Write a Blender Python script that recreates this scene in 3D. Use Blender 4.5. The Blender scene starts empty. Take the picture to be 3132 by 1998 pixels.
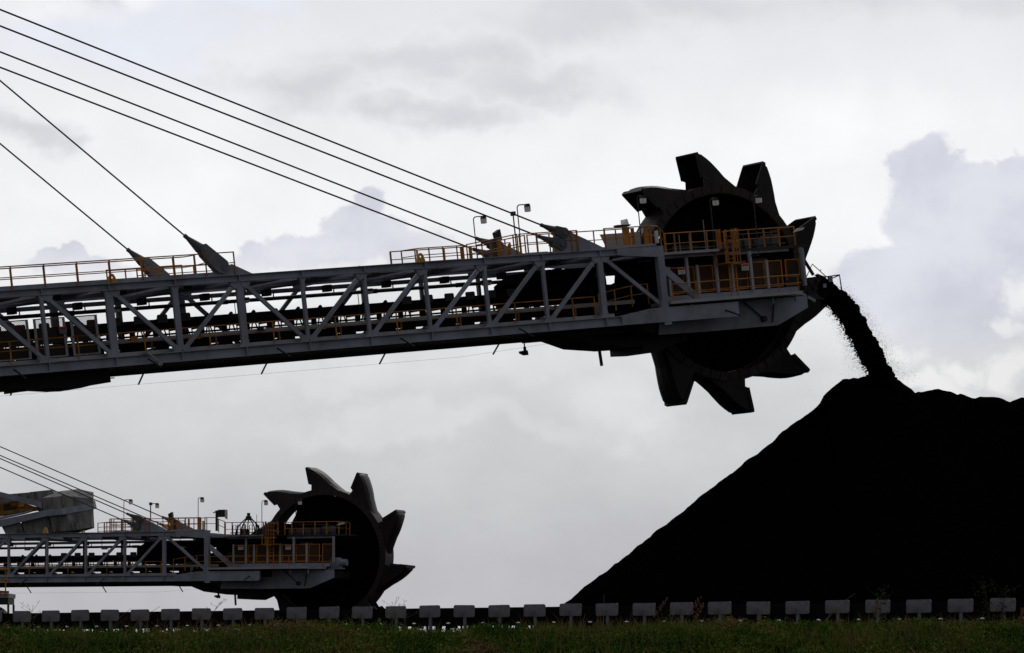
import bpy, math, random
import numpy as np
from mathutils import Vector, Matrix, noise

random.seed(7)
RNG = np.random.default_rng(11)
scene = bpy.context.scene
COL = scene.collection
R = math.radians

# ------------------------------------------------------------------ camera
# metres; the eye is at the origin, +Y looks at the yard, ground lies at GZ
F_PX, CX, HY = 10700.0, 1566.0, 2043.0          # focal length / principal point of the telephoto shot
GZ = -1.7
cam_d = bpy.data.cameras.new("camera")
cam = bpy.data.objects.new("camera", cam_d)
COL.objects.link(cam)
cam.rotation_euler = (R(90), 0, 0)
cam_d.sensor_width = 36.0
cam_d.lens = F_PX / 3132.0 * 36.0
cam_d.shift_y = (HY - 999.0) / 3132.0
cam_d.clip_start = 0.5
cam_d.clip_end = 6000
scene.camera = cam


def ray(px, py, Y):
    """a survey point: where the line of sight to a landmark meets distance Y"""
    return Vector(((px - CX) / F_PX * Y, Y, (HY - py) / F_PX * Y))


# ------------------------------------------------------------------ materials
MATS = {}


def node(nt, typ, **kw):
    n = nt.nodes.new(typ)
    for k, v in kw.items():
        setattr(n, k, v)
    return n


def paint(name, base, dirt=None, rough=0.55, scale=1.2, amount=0.45, streak=0.0, metal=0.0, bump=0.0, spec=0.4, fine=14.0):
    m = bpy.data.materials.new(name)
    m.use_nodes = True
    nt = m.node_tree
    L = nt.links
    b = nt.nodes["Principled BSDF"]
    b.inputs["Roughness"].default_value = rough
    b.inputs["Metallic"].default_value = metal
    b.inputs["Specular IOR Level"].default_value = spec
    dirt = dirt or tuple(c * 0.5 for c in base)
    tc = node(nt, "ShaderNodeTexCoord")
    mp = node(nt, "ShaderNodeMapping")
    mp.inputs["Scale"].default_value = (1, 1, 1 - 0.85 * streak)
    L.new(tc.outputs["Object"], mp.inputs["Vector"])
    n1 = node(nt, "ShaderNodeTexNoise")
    n1.inputs["Scale"].default_value = scale
    n1.inputs["Detail"].default_value = 8
    n1.inputs["Roughness"].default_value = 0.68
    L.new(mp.outputs[0], n1.inputs["Vector"])
    n2 = node(nt, "ShaderNodeTexNoise")
    n2.inputs["Scale"].default_value = scale * fine
    n2.inputs["Detail"].default_value = 4
    L.new(mp.outputs[0], n2.inputs["Vector"])
    cr = node(nt, "ShaderNodeValToRGB")
    cr.color_ramp.elements[0].position = 0.42
    cr.color_ramp.elements[1].position = 0.72
    cr.color_ramp.elements[0].color = (0, 0, 0, 1)
    cr.color_ramp.elements[1].color = (amount * 2, amount * 2, amount * 2, 1)
    L.new(n1.outputs["Fac"], cr.inputs[0])
    mx = node(nt, "ShaderNodeMix", data_type="RGBA")
    mx.inputs["A"].default_value = (*base, 1)
    mx.inputs["B"].default_value = (*dirt, 1)
    mm = node(nt, "ShaderNodeMath", operation="MULTIPLY", use_clamp=True)
    L.new(cr.outputs[0], mm.inputs[0])
    ad = node(nt, "ShaderNodeMath", operation="ADD")
    ad.inputs[1].default_value = 0.3
    L.new(n2.outputs["Fac"], ad.inputs[0])
    L.new(ad.outputs[0], mm.inputs[1])
    L.new(mm.outputs[0], mx.inputs["Factor"])
    L.new(mx.outputs["Result"], b.inputs["Base Color"])
    if bump:
        bp = node(nt, "ShaderNodeBump")
        bp.inputs["Strength"].default_value = bump
        bp.inputs["Distance"].default_value = 0.05
        L.new(n2.outputs["Fac"], bp.inputs["Height"])
        L.new(bp.outputs[0], b.inputs["Normal"])
    MATS[name] = m
    return m


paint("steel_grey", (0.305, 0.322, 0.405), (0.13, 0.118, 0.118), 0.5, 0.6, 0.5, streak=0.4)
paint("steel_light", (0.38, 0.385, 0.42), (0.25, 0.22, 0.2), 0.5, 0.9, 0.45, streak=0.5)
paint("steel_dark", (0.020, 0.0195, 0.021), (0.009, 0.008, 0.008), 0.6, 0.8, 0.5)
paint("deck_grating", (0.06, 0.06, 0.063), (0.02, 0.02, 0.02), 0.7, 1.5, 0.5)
paint("steel_worn", (0.20, 0.205, 0.23), (0.08, 0.072, 0.07), 0.5, 1.4, 0.6)
paint("rope_steel", (0.022, 0.020, 0.022), (0.012, 0.01, 0.01), 0.6, 2.0, 0.5)
paint("socket_steel", (0.105, 0.11, 0.125), (0.04, 0.036, 0.036), 0.55, 1.2, 0.5)
paint("rail_orange", (0.50, 0.185, 0.018), (0.13, 0.045, 0.012), 0.55, 1.1, 0.7)
paint("lug_yellow", (0.62, 0.33, 0.02), (0.3, 0.12, 0.02), 0.5, 2.5, 0.4)
paint("belt_rubber", (0.007, 0.007, 0.007), (0.004, 0.004, 0.004), 0.9, 1.5, 0.5, spec=0.1)
paint("cover_grey", (0.035, 0.035, 0.04), (0.02, 0.018, 0.018), 0.6, 2.0, 0.5)
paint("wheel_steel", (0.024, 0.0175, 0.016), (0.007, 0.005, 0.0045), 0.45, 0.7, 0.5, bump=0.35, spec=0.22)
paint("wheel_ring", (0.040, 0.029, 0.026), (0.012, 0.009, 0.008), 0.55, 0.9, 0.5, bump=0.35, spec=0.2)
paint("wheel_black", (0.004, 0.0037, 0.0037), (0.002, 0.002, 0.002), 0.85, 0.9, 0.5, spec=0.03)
paint("yellow_dirty", (0.30, 0.125, 0.014), (0.07, 0.035, 0.012), 0.6, 1.6, 0.6)
paint("machine_brown", (0.03, 0.018, 0.010), (0.012, 0.008, 0.006), 0.7, 1.2, 0.5)
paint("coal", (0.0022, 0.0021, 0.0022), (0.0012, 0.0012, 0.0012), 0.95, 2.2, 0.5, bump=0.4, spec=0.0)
paint("concrete", (0.25, 0.245, 0.245), (0.06, 0.05, 0.045), 0.9, 1.3, 0.8, streak=0.9, bump=0.3)
paint("plate_grey", (0.22, 0.22, 0.25), (0.07, 0.062, 0.06), 0.55, 1.9, 0.8, streak=0.3)
paint("lamp_white", (0.72, 0.72, 0.70), (0.4, 0.38, 0.35), 0.35, 6.0, 0.3)
def frosted():
    m = paint("lamp_glass", (0.85, 0.85, 0.82), (0.6, 0.58, 0.54), 0.35, 6.0, 0.3)
    nt = m.node_tree
    b = nt.nodes["Principled BSDF"]
    tl = node(nt, "ShaderNodeBsdfTranslucent")
    tl.inputs["Color"].default_value = (0.85, 0.85, 0.82, 1)
    ms = node(nt, "ShaderNodeMixShader")
    ms.inputs[0].default_value = 0.7
    nt.links.new(b.outputs[0], ms.inputs[1])
    nt.links.new(tl.outputs[0], ms.inputs[2])
    nt.links.new(ms.outputs[0], nt.nodes["Material Output"].inputs[0])


frosted()
paint("sign_white", (0.72, 0.72, 0.70), (0.4, 0.38, 0.35), 0.5, 4.0, 0.3)
paint("sign_red", (0.45, 0.02, 0.02), (0.25, 0.02, 0.02), 0.5, 4.0, 0.3)
paint("galvanised", (0.30, 0.30, 0.30), (0.16, 0.15, 0.15), 0.45, 3.0, 0.4, metal=0.2)
paint("roller_bright", (0.9, 0.9, 0.89), (0.8, 0.8, 0.78), 0.12, 6.0, 0.3, metal=1.0)
paint("soil", (0.02, 0.018, 0.011), (0.011, 0.010, 0.007), 0.95, 0.35, 0.5, bump=0.4, spec=0.0)
paint("stalk_straw", (0.20, 0.15, 0.085), (0.12, 0.085, 0.05), 0.8, 3.0, 0.4)
paint("seed_red", (0.22, 0.085, 0.05), (0.13, 0.05, 0.03), 0.8, 5.0, 0.4)
paint("weed_green", (0.03, 0.045, 0.013), (0.03, 0.03, 0.014), 0.8, 4.0, 0.4)


def mesh_guard_material():
    m = bpy.data.materials.new("guard_mesh")
    m.use_nodes = True
    nt = m.node_tree
    L = nt.links
    nt.nodes.clear()
    out = node(nt, "ShaderNodeOutputMaterial")
    tr = node(nt, "ShaderNodeBsdfTransparent")
    pb = node(nt, "ShaderNodeBsdfPrincipled")
    pb.inputs["Base Color"].default_value = (0.10, 0.036, 0.008, 1)
    pb.inputs["Roughness"].default_value = 0.6
    tc = node(nt, "ShaderNodeTexCoord")
    vals = []
    for sgn in (1, -1):                                            # two families of diagonal wires
        dp = node(nt, "ShaderNodeVectorMath", operation="DOT_PRODUCT")
        dp.inputs[1].default_value = (1, 0, sgn * 1.6)
        L.new(tc.outputs["Object"], dp.inputs[0])
        a = node(nt, "ShaderNodeMath", operation="MULTIPLY")
        a.inputs[1].default_value = 9.0
        L.new(dp.outputs["Value"], a.inputs[0])
        fr = node(nt, "ShaderNodeMath", operation="FRACT")
        L.new(a.outputs[0], fr.inputs[0])
        lt = node(nt, "ShaderNodeMath", operation="LESS_THAN")
        lt.inputs[1].default_value = 0.24
        L.new(fr.outputs[0], lt.inputs[0])
        vals.append(lt)
    mx = node(nt, "ShaderNodeMath", operation="MAXIMUM")
    L.new(vals[0].outputs[0], mx.inputs[0])
    L.new(vals[1].outputs[0], mx.inputs[1])
    ms = node(nt, "ShaderNodeMixShader")
    L.new(mx.outputs[0], ms.inputs[0])
    L.new(tr.outputs[0], ms.inputs[1])
    L.new(pb.outputs[0], ms.inputs[2])
    L.new(ms.outputs[0], out.inputs[0])
    MATS["guard_mesh"] = m


mesh_guard_material()


def foliage_material():
    m = bpy.data.materials.new("grass_leaves")
    m.use_nodes = True
    nt = m.node_tree
    L = nt.links
    b = nt.nodes["Principled BSDF"]
    b.inputs["Roughness"].default_value = 0.75
    b.inputs["Specular IOR Level"].default_value = 0.03
    at = node(nt, "ShaderNodeAttribute", attribute_name="tint")
    tc = node(nt, "ShaderNodeTexCoord")
    n1 = node(nt, "ShaderNodeTexNoise")
    n1.inputs["Scale"].default_value = 0.9
    n1.inputs["Detail"].default_value = 5
    L.new(tc.outputs["Object"], n1.inputs["Vector"])
    ad = node(nt, "ShaderNodeMath", operation="ADD")
    L.new(at.outputs["Fac"], ad.inputs[0])
    L.new(n1.outputs["Fac"], ad.inputs[1])
    sb = node(nt, "ShaderNodeMath", operation="SUBTRACT", use_clamp=True)
    sb.inputs[1].default_value = 0.58
    L.new(ad.outputs[0], sb.inputs[0])
    cr = node(nt, "ShaderNodeValToRGB")
    els = cr.color_ramp.elements
    els[0].position, els[0].color = 0.0, (0.038, 0.09, 0.012, 1)
    els[1].position, els[1].color = 1.0, (0.24, 0.165, 0.085, 1)
    for p, c in ((0.35, (0.10, 0.16, 0.022, 1)), (0.58, (0.18, 0.19, 0.04, 1)), (0.78, (0.16, 0.105, 0.045, 1))):
        e = els.new(p)
        e.color = c
    L.new(sb.outputs[0], cr.inputs[0])
    L.new(cr.outputs[0], b.inputs["Base Color"])
    MATS["grass_leaves"] = m


foliage_material()


# ------------------------------------------------------------------ mesh helpers
class MB:
    """collects boxes, bars, tubes and prisms and links them as one mesh"""

    def __init__(s):
        s.v, s.f = [], []

    def add(s, vs, fs):
        o = len(s.v)
        s.v += [tuple(v) for v in vs]
        s.f += [tuple(i + o for i in f) for f in fs]
        return s

    def box(s, x0, x1, y0, y1, z0, z1):
        return s.add([(x0, y0, z0), (x1, y0, z0), (x1, y1, z0), (x0, y1, z0), (x0, y0, z1), (x1, y0, z1), (x1, y1, z1), (x0, y1, z1)],
                     [(0, 3, 2, 1), (4, 5, 6, 7), (0, 1, 5, 4), (1, 2, 6, 5), (2, 3, 7, 6), (3, 0, 4, 7)])

    def bar(s, p, q, w, d, up=(0, 1, 0)):
        """rectangular bar from p to q: d across `up` direction, w across the third"""
        p, q = Vector(p), Vector(q)
        ax = (q - p).normalized()
        u = Vector(up)
        u = (u - ax * u.dot(ax))
        u = u.normalized() if u.length > 1e-5 else ax.orthogonal().normalized()
        w_ = ax.cross(u)
        vs = []
        for c in (p, q):
            for a, b in ((-1, -1), (1, -1), (1, 1), (-1, 1)):
                vs.append(c + w_ * (a * w / 2) + u * (b * d / 2))
        return s.add(vs, [(3, 2, 1, 0), (4, 5, 6, 7), (0, 1, 5, 4), (1, 2, 6, 5), (2, 3, 7, 6), (3, 0, 4, 7)])

    def tube(s, pts, r, n=8, r2=None):
        pts = [Vector(p) for p in pts]
        o = len(s.v)
        m = len(pts)
        prev = None
        for i, p in enumerate(pts):
            t = (pts[min(i + 1, m - 1)] - pts[max(i - 1, 0)]).normalized()
            if prev is None:
                a = t.orthogonal().normalized()
            else:
                a = (prev - t * prev.dot(t)).normalized()
            prev = a
            b = t.cross(a)
            rr = r if r2 is None else r + (r2 - r) * i / (m - 1)
            for k in range(n):
                an = 2 * math.pi * k / n
                s.v.append(tuple(p + a * (rr * math.cos(an)) + b * (rr * math.sin(an))))
        for i in range(m - 1):
            for k in range(n):
                k2 = (k + 1) % n
                s.f.append((o + i * n + k, o + i * n + k2, o + (i + 1) * n + k2, o + (i + 1) * n + k))
        s.f.append(tuple(o + k for k in reversed(range(n))))
        s.f.append(tuple(o + (m - 1) * n + k for k in range(n)))
        return s

    def prism(s, prof, y0, y1):
        """profile in (x, z), extruded along y"""
        n = len(prof)
        vs = [(x, y0, z) for x, z in prof] + [(x, y1, z) for x, z in prof]
        fs = [tuple(range(n)), tuple(reversed(range(n, 2 * n)))]
        for i in range(n):
            j = (i + 1) % n
            fs.append((i, i + n, j + n, j))
        return s.add(vs, fs)

    def disc(s, c, r, y0, y1, n=28):
        return s.prism([(c[0] + r * math.cos(2 * math.pi * i / n), c[1] + r * math.sin(2 * math.pi * i / n)) for i in range(n)], y0, y1)

    def ring(s, r0, r1, y0, y1, n=90, c=(0, 0)):
        o = len(s.v)
        for r, y in ((r0, y0), (r1, y0), (r1, y1), (r0, y1)):
            for i in range(n):
                a = 2 * math.pi * i / n
                s.v.append((c[0] + r * math.cos(a), y, c[1] + r * math.sin(a)))
        for k in range(4):
            for i in range(n):
                j = (i + 1) % n
                k2 = (k + 1) % 4
                s.f.append((o + k * n + i, o + k * n + j, o + k2 * n + j, o + k2 * n + i))
        return s

    def build(s, name, mat, parent=None, loc=(0, 0, 0), label=None, smooth=False, bevel=0.0):
        me = bpy.data.meshes.new(name)
        me.from_pydata(s.v, [], s.f)
        me.update()
        import bmesh
        bm = bmesh.new()
        bm.from_mesh(me)
        bmesh.ops.recalc_face_normals(bm, faces=bm.faces)
        bm.to_mesh(me)
        bm.free()
        if smooth:
            me.polygons.foreach_set("use_smooth", [True] * len(me.polygons))
        me.materials.append(MATS[mat])
        o = bpy.data.objects.new(name, me)
        COL.objects.link(o)
        o.location = loc
        if parent is not None:
            o.parent = parent
        if label:
            o["label"] = label
        if bevel:
            b = o.modifiers.new("bevel", "BEVEL")
            b.width, b.segments, b.limit_method = bevel, 2, "ANGLE"
        return o


def tag(o, label=None, cat=None, group=None, kind=None):
    for k, v in (("label", label), ("category", cat), ("group", group), ("kind", kind)):
        if v:
            o[k] = v
    return o


def empty(name, loc=(0, 0, 0), parent=None):
    o = bpy.data.objects.new(name, None)
    COL.objects.link(o)
    o.location = loc
    if parent is not None:
        o.parent = parent
    return o


def copy_tree(o, parent=None):
    c = o.copy()
    COL.objects.link(c)
    c.parent = parent
    for ch in list(o.children):
        copy_tree(ch, c)
    return c


def part_copy(o, parent, loc=None, rot=None):
    c = o.copy()
    COL.objects.link(c)
    c.parent = parent
    if loc is not None:
        c.location = loc
    if rot is not None:
        c.rotation_euler = rot
    for ch in list(o.children):
        part_copy(ch, c)
    return c


# ------------------------------------------------------------------ the stacker reclaimer
# local axes of the boom: x along it (0 at the last main post, wheel at x = 10.9), y across (0 near truss, W far truss), z up
W = 6.2
P = 3.31
S_LEFT = -13 * P
HEADS = {}


def i_beam(m, x0, x1, yc, z0, z1, fl=0.36, th=0.035):
    m.box(x0, x1, yc - 0.012, yc + 0.012, z0 + th, z1 - th)
    m.box(x0, x1, yc - fl / 2, yc + fl / 2, z0, z0 + th)
    m.box(x0, x1, yc - fl / 2, yc + fl / 2, z1 - th, z1)


def truss(root, y, out):
    """one side truss; out = -1 near, +1 far"""
    m = MB()
    i_beam(m, S_LEFT, 0.9, y, 0.0, 0.46, 0.34)
    i_beam(m, S_LEFT, 1.0, y, 3.45, 3.78, 0.34)
    # the top chord deepens towards the head post
    m.prism([(1.0, 3.452), (1.3, 3.41), (3.45, 3.22), (3.45, 3.74), (1.0, 3.775)], y - 0.15, y + 0.15)
    t = m.build("truss_side", "steel_grey", root)
    wid = {0: 0.30, -8: 0.36, -6: 0.34, -7: 0.27, 1: 0.36}
    for k in range(-12, 1):
        x = k * P
        w = wid.get(k, 0.165)
        m = MB().box(x - w / 2, x + w / 2, y - 0.085, y + 0.085, 0.462, 3.448)
        # flared ends
        for z0, z1, sg in ((0.462, 0.80, 1), (3.448, 3.12, -1)):
            m.prism([(x - w / 2 - 0.14, z0), (x + w / 2 + 0.14, z0), (x + w / 2 + 0.03, z0 + sg * 0.14), (x + w / 2 - 0.005, z1), (x - w / 2 + 0.005, z1), (x - w / 2 - 0.03, z0 + sg * 0.14)], y - 0.09, y + 0.09)
        # stiffener plates on both chords
        m.box(x - 0.02, x + 0.02, y - 0.165, y + 0.165, 0.036, 0.424)
        m.box(x - 0.02, x + 0.02, y - 0.165, y + 0.165, 3.486, 3.744)
        m.build("vertical_post", "steel_grey", t)
    slope = {}
    for k in range(-12, 0):
        slope[k] = 1                                             # rising towards the wheel
    for k in (-12, -11, -10, -9, -8, -6):
        slope[k] = -1
    slope[0] = -1
    for k, d in slope.items():
        x0, x1 = k * P + 0.26, (k + 1) * P - 0.2
        if k == 0:
            x1 = 3.3
        za, zb = (0.62, 3.36) if d > 0 else (3.36, 0.62 if k < 0 else 0.93)
        m = MB().bar((x0, y, za), (x1, y, zb), 0.185, 0.14)
        m.build("diagonal_brace", "steel_grey", t)
        # gusset plates where the brace meets the chords
        xb, xt = (x0, x1) if d > 0 else (x1, x0)
        sg = 1 if d > 0 else -1
        if k < 0:
            MB().prism([(xb - 0.27 * sg, 0.464), (xb + 0.22 * sg, 0.464), (xb + 0.2 * sg, 0.60), (xb + 0.08 * sg, 0.80), (xb - 0.2 * sg, 0.66)], y - 0.105, y + 0.105).build("gusset_plate", "steel_grey", t)
        MB().prism([(xt + 0.22 * sg, 3.446), (xt - 0.30 * sg, 3.446), (xt - 0.26 * sg, 3.30), (xt - 0.07 * sg, 3.12), (xt + 0.16 * sg, 3.22)], y - 0.105, y + 0.105).build("gusset_plate", "steel_grey", t)
    # head post
    m = MB().box(3.37, 3.74, y - 0.16, y + 0.16, 0.722, 3.76)
    m.box(3.29, 3.36, y - 0.16, y + 0.16, 0.722, 1.1)
    m.build("vertical_post", "steel_grey", t)
    return t


def railing(root, pts, posts=True, step=1.65, h=1.0, r=0.028, base=0.0, mids=(0.52,), phase=0.0, pr=0.034):
    """a hand rail along a polyline of foot points; posts are pieces of their own"""
    pts = [Vector(p) for p in pts]
    m = MB()
    top = [p + Vector((0, 0, h)) for p in pts]
    m.tube(top, r, 6)
    for md in mids:
        m.tube([p + Vector((0, 0, h * md)) for p in pts], r * 0.8, 6)
    rl = m.build("handrail", "rail_orange", root)
    if posts:
        tot = 0.0
        segs = []
        for a, b in zip(pts, pts[1:]):
            segs.append((tot, a, b))
            tot += (b - a).length
        ds = [0.03]
        d = phase if phase > 0.3 else phase + step
        while d < tot - 0.3:
            ds.append(d)
            d += step
        ds.append(tot - 0.03)
        for d in ds:
            for t0, a, b in segs:
                ln = (b - a).length
                if t0 <= d <= t0 + ln + 1e-6:
                    p = a + (b - a) * ((d - t0) / ln)
                    MB().box(p.x - pr, p.x + pr, p.y - 0.012, p.y + 0.012, p.z + base, p.z + h).build("post", "rail_orange", rl)
                    break
    return rl


def lamp_post(root, x, y, z0, z1, reach=0.55, sgn=1):
    n = 7
    pts = [(x, y, z0), (x, y, z1 - 0.16)]
    for i in range(1, n):
        a = math.pi / 2 * i / (n - 1)
        pts.append((x + sgn * 0.16 * (1 - math.cos(a)), y, z1 - 0.16 + 0.16 * math.sin(a)))
    pts.append((x + sgn * reach, y, z1))
    lp = MB().tube(pts, 0.028, 6).build("lamp_post", "steel_dark", root)
    hx = x + sgn * (reach + 0.03)
    m = MB().prism([(hx - 0.11, z1 - 0.12), (hx - 0.08, z1 + 0.03), (hx + 0.08, z1 + 0.03), (hx + 0.12, z1 - 0.12)], y - 0.12, y + 0.12)
    m.build("lamp_hood", "steel_dark", lp)
    MB().prism([(hx - 0.10, z1 - 0.36), (hx - 0.115, z1 - 0.122), (hx + 0.125, z1 - 0.122), (hx + 0.11, z1 - 0.36)], y - 0.115, y + 0.115).build("lamp_glass", "lamp_glass", lp)
    return lp


def rope_and_socket(root, eye, slope, y, big):
    """a stay rope ending in a cone socket pinned to the anchor plate at eye=(x, z)"""
    x, z = eye
    d = Vector((-1, 0, slope)).normalized()
    e = Vector((x, y, z))
    p1 = e + d * (0.34 * big)
    p2 = e + d * (1.14 * big)
    m = MB().tube([p1, p2], 0.22 * big, 14, 0.085 * big)
    m.tube([p2 - d * 0.02, p2 + d * 0.14], 0.095 * big, 14)
    m.disc((x, z), 0.275 * big, y - 0.22, y + 0.22, 24)
    m.disc((x, z), 0.13 * big, y - 0.28, y + 0.28, 18)
    n = d.cross(Vector((0, 1, 0)))
    m.prism([((e + d * a + n * b).x, (e + d * a + n * b).z) for a, b in ((0, -0.27 * big), (0.5 * big, -0.2 * big), (0.5 * big, 0.2 * big), (0, 0.27 * big))], y - 0.2, y + 0.2)
    m.build("rope_socket", "socket_steel", root, smooth=False)
    far = e + d * 44
    MB().tube([p2, far], 0.042, 8).build("stay_rope", "rope_steel", root)


def bucket_mesh():
    """one digging bucket in wheel coordinates, lip along angle 0; x radial out at angle 0, y across"""
    y0, y1 = -0.9, 0.9
    prof = [(0.0, 6.89), (-2.8, 6.86), (-5.0, 6.70), (-7.5, 6.50), (-10.0, 6.29), (-13.0, 6.02), (-16.0, 5.75), (-20.0, 5.49), (-24.0, 5.28), (-28.5, 5.08)]
    edge = [(0.0, 6.84), (-2.8, 6.72), (-5.0, 6.52), (-7.5, 6.29), (-10.0, 6.04), (-13.0, 5.76), (-16.0, 5.50), (-20.0, 5.30), (-24.0, 5.14), (-28.5, 5.04)]
    def pol(a, r, y):
        return (r * math.cos(R(a)), y, r * math.sin(R(a)))
    m = MB()
    th = 0.05
    def shell(off, inset):
        rows = []
        for i, ((a, rc), (_, re)) in enumerate(zip(prof, edge)):
            k = i / (len(prof) - 1)
            hw = 0.9 - 0.24 * k - inset
            rows.append([(a, re - off, -hw), (a, re + (rc - re) * 0.75 - off, -hw * 0.62), (a, rc - off, 0.0), (a, re + (rc - re) * 0.75 - off, hw * 0.62), (a, re - off, hw)])
        return rows
    outer, inner = shell(0, 0), shell(th, th)
    def idx_rows(rows):
        o = len(m.v)
        for row in rows:
            for a, r, y in row:
                m.v.append(pol(a, r, y))
        return o
    o1 = idx_rows(outer)
    o2 = idx_rows(inner)
    n = len(outer)
    for i in range(n - 1):
        for k in range(4):
            m.f.append((o1 + i * 5 + k, o1 + i * 5 + k + 1, o1 + (i + 1) * 5 + k + 1, o1 + (i + 1) * 5 + k))
            m.f.append((o2 + i * 5 + k + 1, o2 + i * 5 + k, o2 + (i + 1) * 5 + k, o2 + (i + 1) * 5 + k + 1))
    for k in range(4):
        m.f.append((o1 + k + 1, o1 + k, o2 + k, o2 + k + 1))
    # cheeks: closed plates between the back's edge and the ring, open towards the lip
    for sg, ins in ((-1, 0.0), (1, 0.0)):
        ring_ = [(-0.6, 5.05), (-1.7, 5.55), (0.0, 5.58), (0.0, 6.80)]
        hw0 = 0.9
        oa = len(m.v)
        poly = []
        for a, r in ring_:
            poly.append((a, r, sg * (hw0 if r > 5.57 else 0.86)))
        for i, (a, re) in enumerate(edge):
            if i == 0:
                continue
            k = i / (len(prof) - 1)
            poly.append((a, re - 0.004, sg * (0.9 - 0.24 * k)))
        for t in (0, th):
            for a, r, y in poly:
                m.v.append(pol(a, r, y - sg * t))
        q = len(poly)
        # fan from a point on the ring so that the concave outline fills cleanly
        for t in (0, 1):
            c = len(m.v)
            m.v.append(pol(-11.0, 5.06, sg * (0.80 - th * t)))
            b = oa + t * q
            for i in range(q - 1):
                m.f.append((c, b + i, b + i + 1))
        for i in range(q):
            j = (i + 1) % q
            m.f.append((oa + i, oa + j, oa + q + j, oa + q + i))
    # cutting lip plate across the mouth, heavier than the shell
    def quad_plate(a0, a1, r0, r1, yy0, yy1):
        vs = [pol(a, r, y) for y in (yy0, yy1) for a, r in ((a0, r0), (a1, r0), (a1, r1), (a0, r1))]
        m.add(vs, [(0, 1, 2, 3), (7, 6, 5, 4), (0, 4, 5, 1), (1, 5, 6, 2), (2, 6, 7, 3), (3, 7, 4, 0)])
    quad_plate(0.5, -1.2, 6.80, 6.89, -0.905, 0.905)
    for sg in (-1, 1):
        quad_plate(0.5, -1.3, 5.58, 6.80, sg * 0.90 - 0.035, sg * 0.90 + 0.03)
    # floor of the bucket towards the wheel
    quad_plate(-0.5, -26.0, 5.0, 5.06, -0.8, 0.8)
    return m


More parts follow.
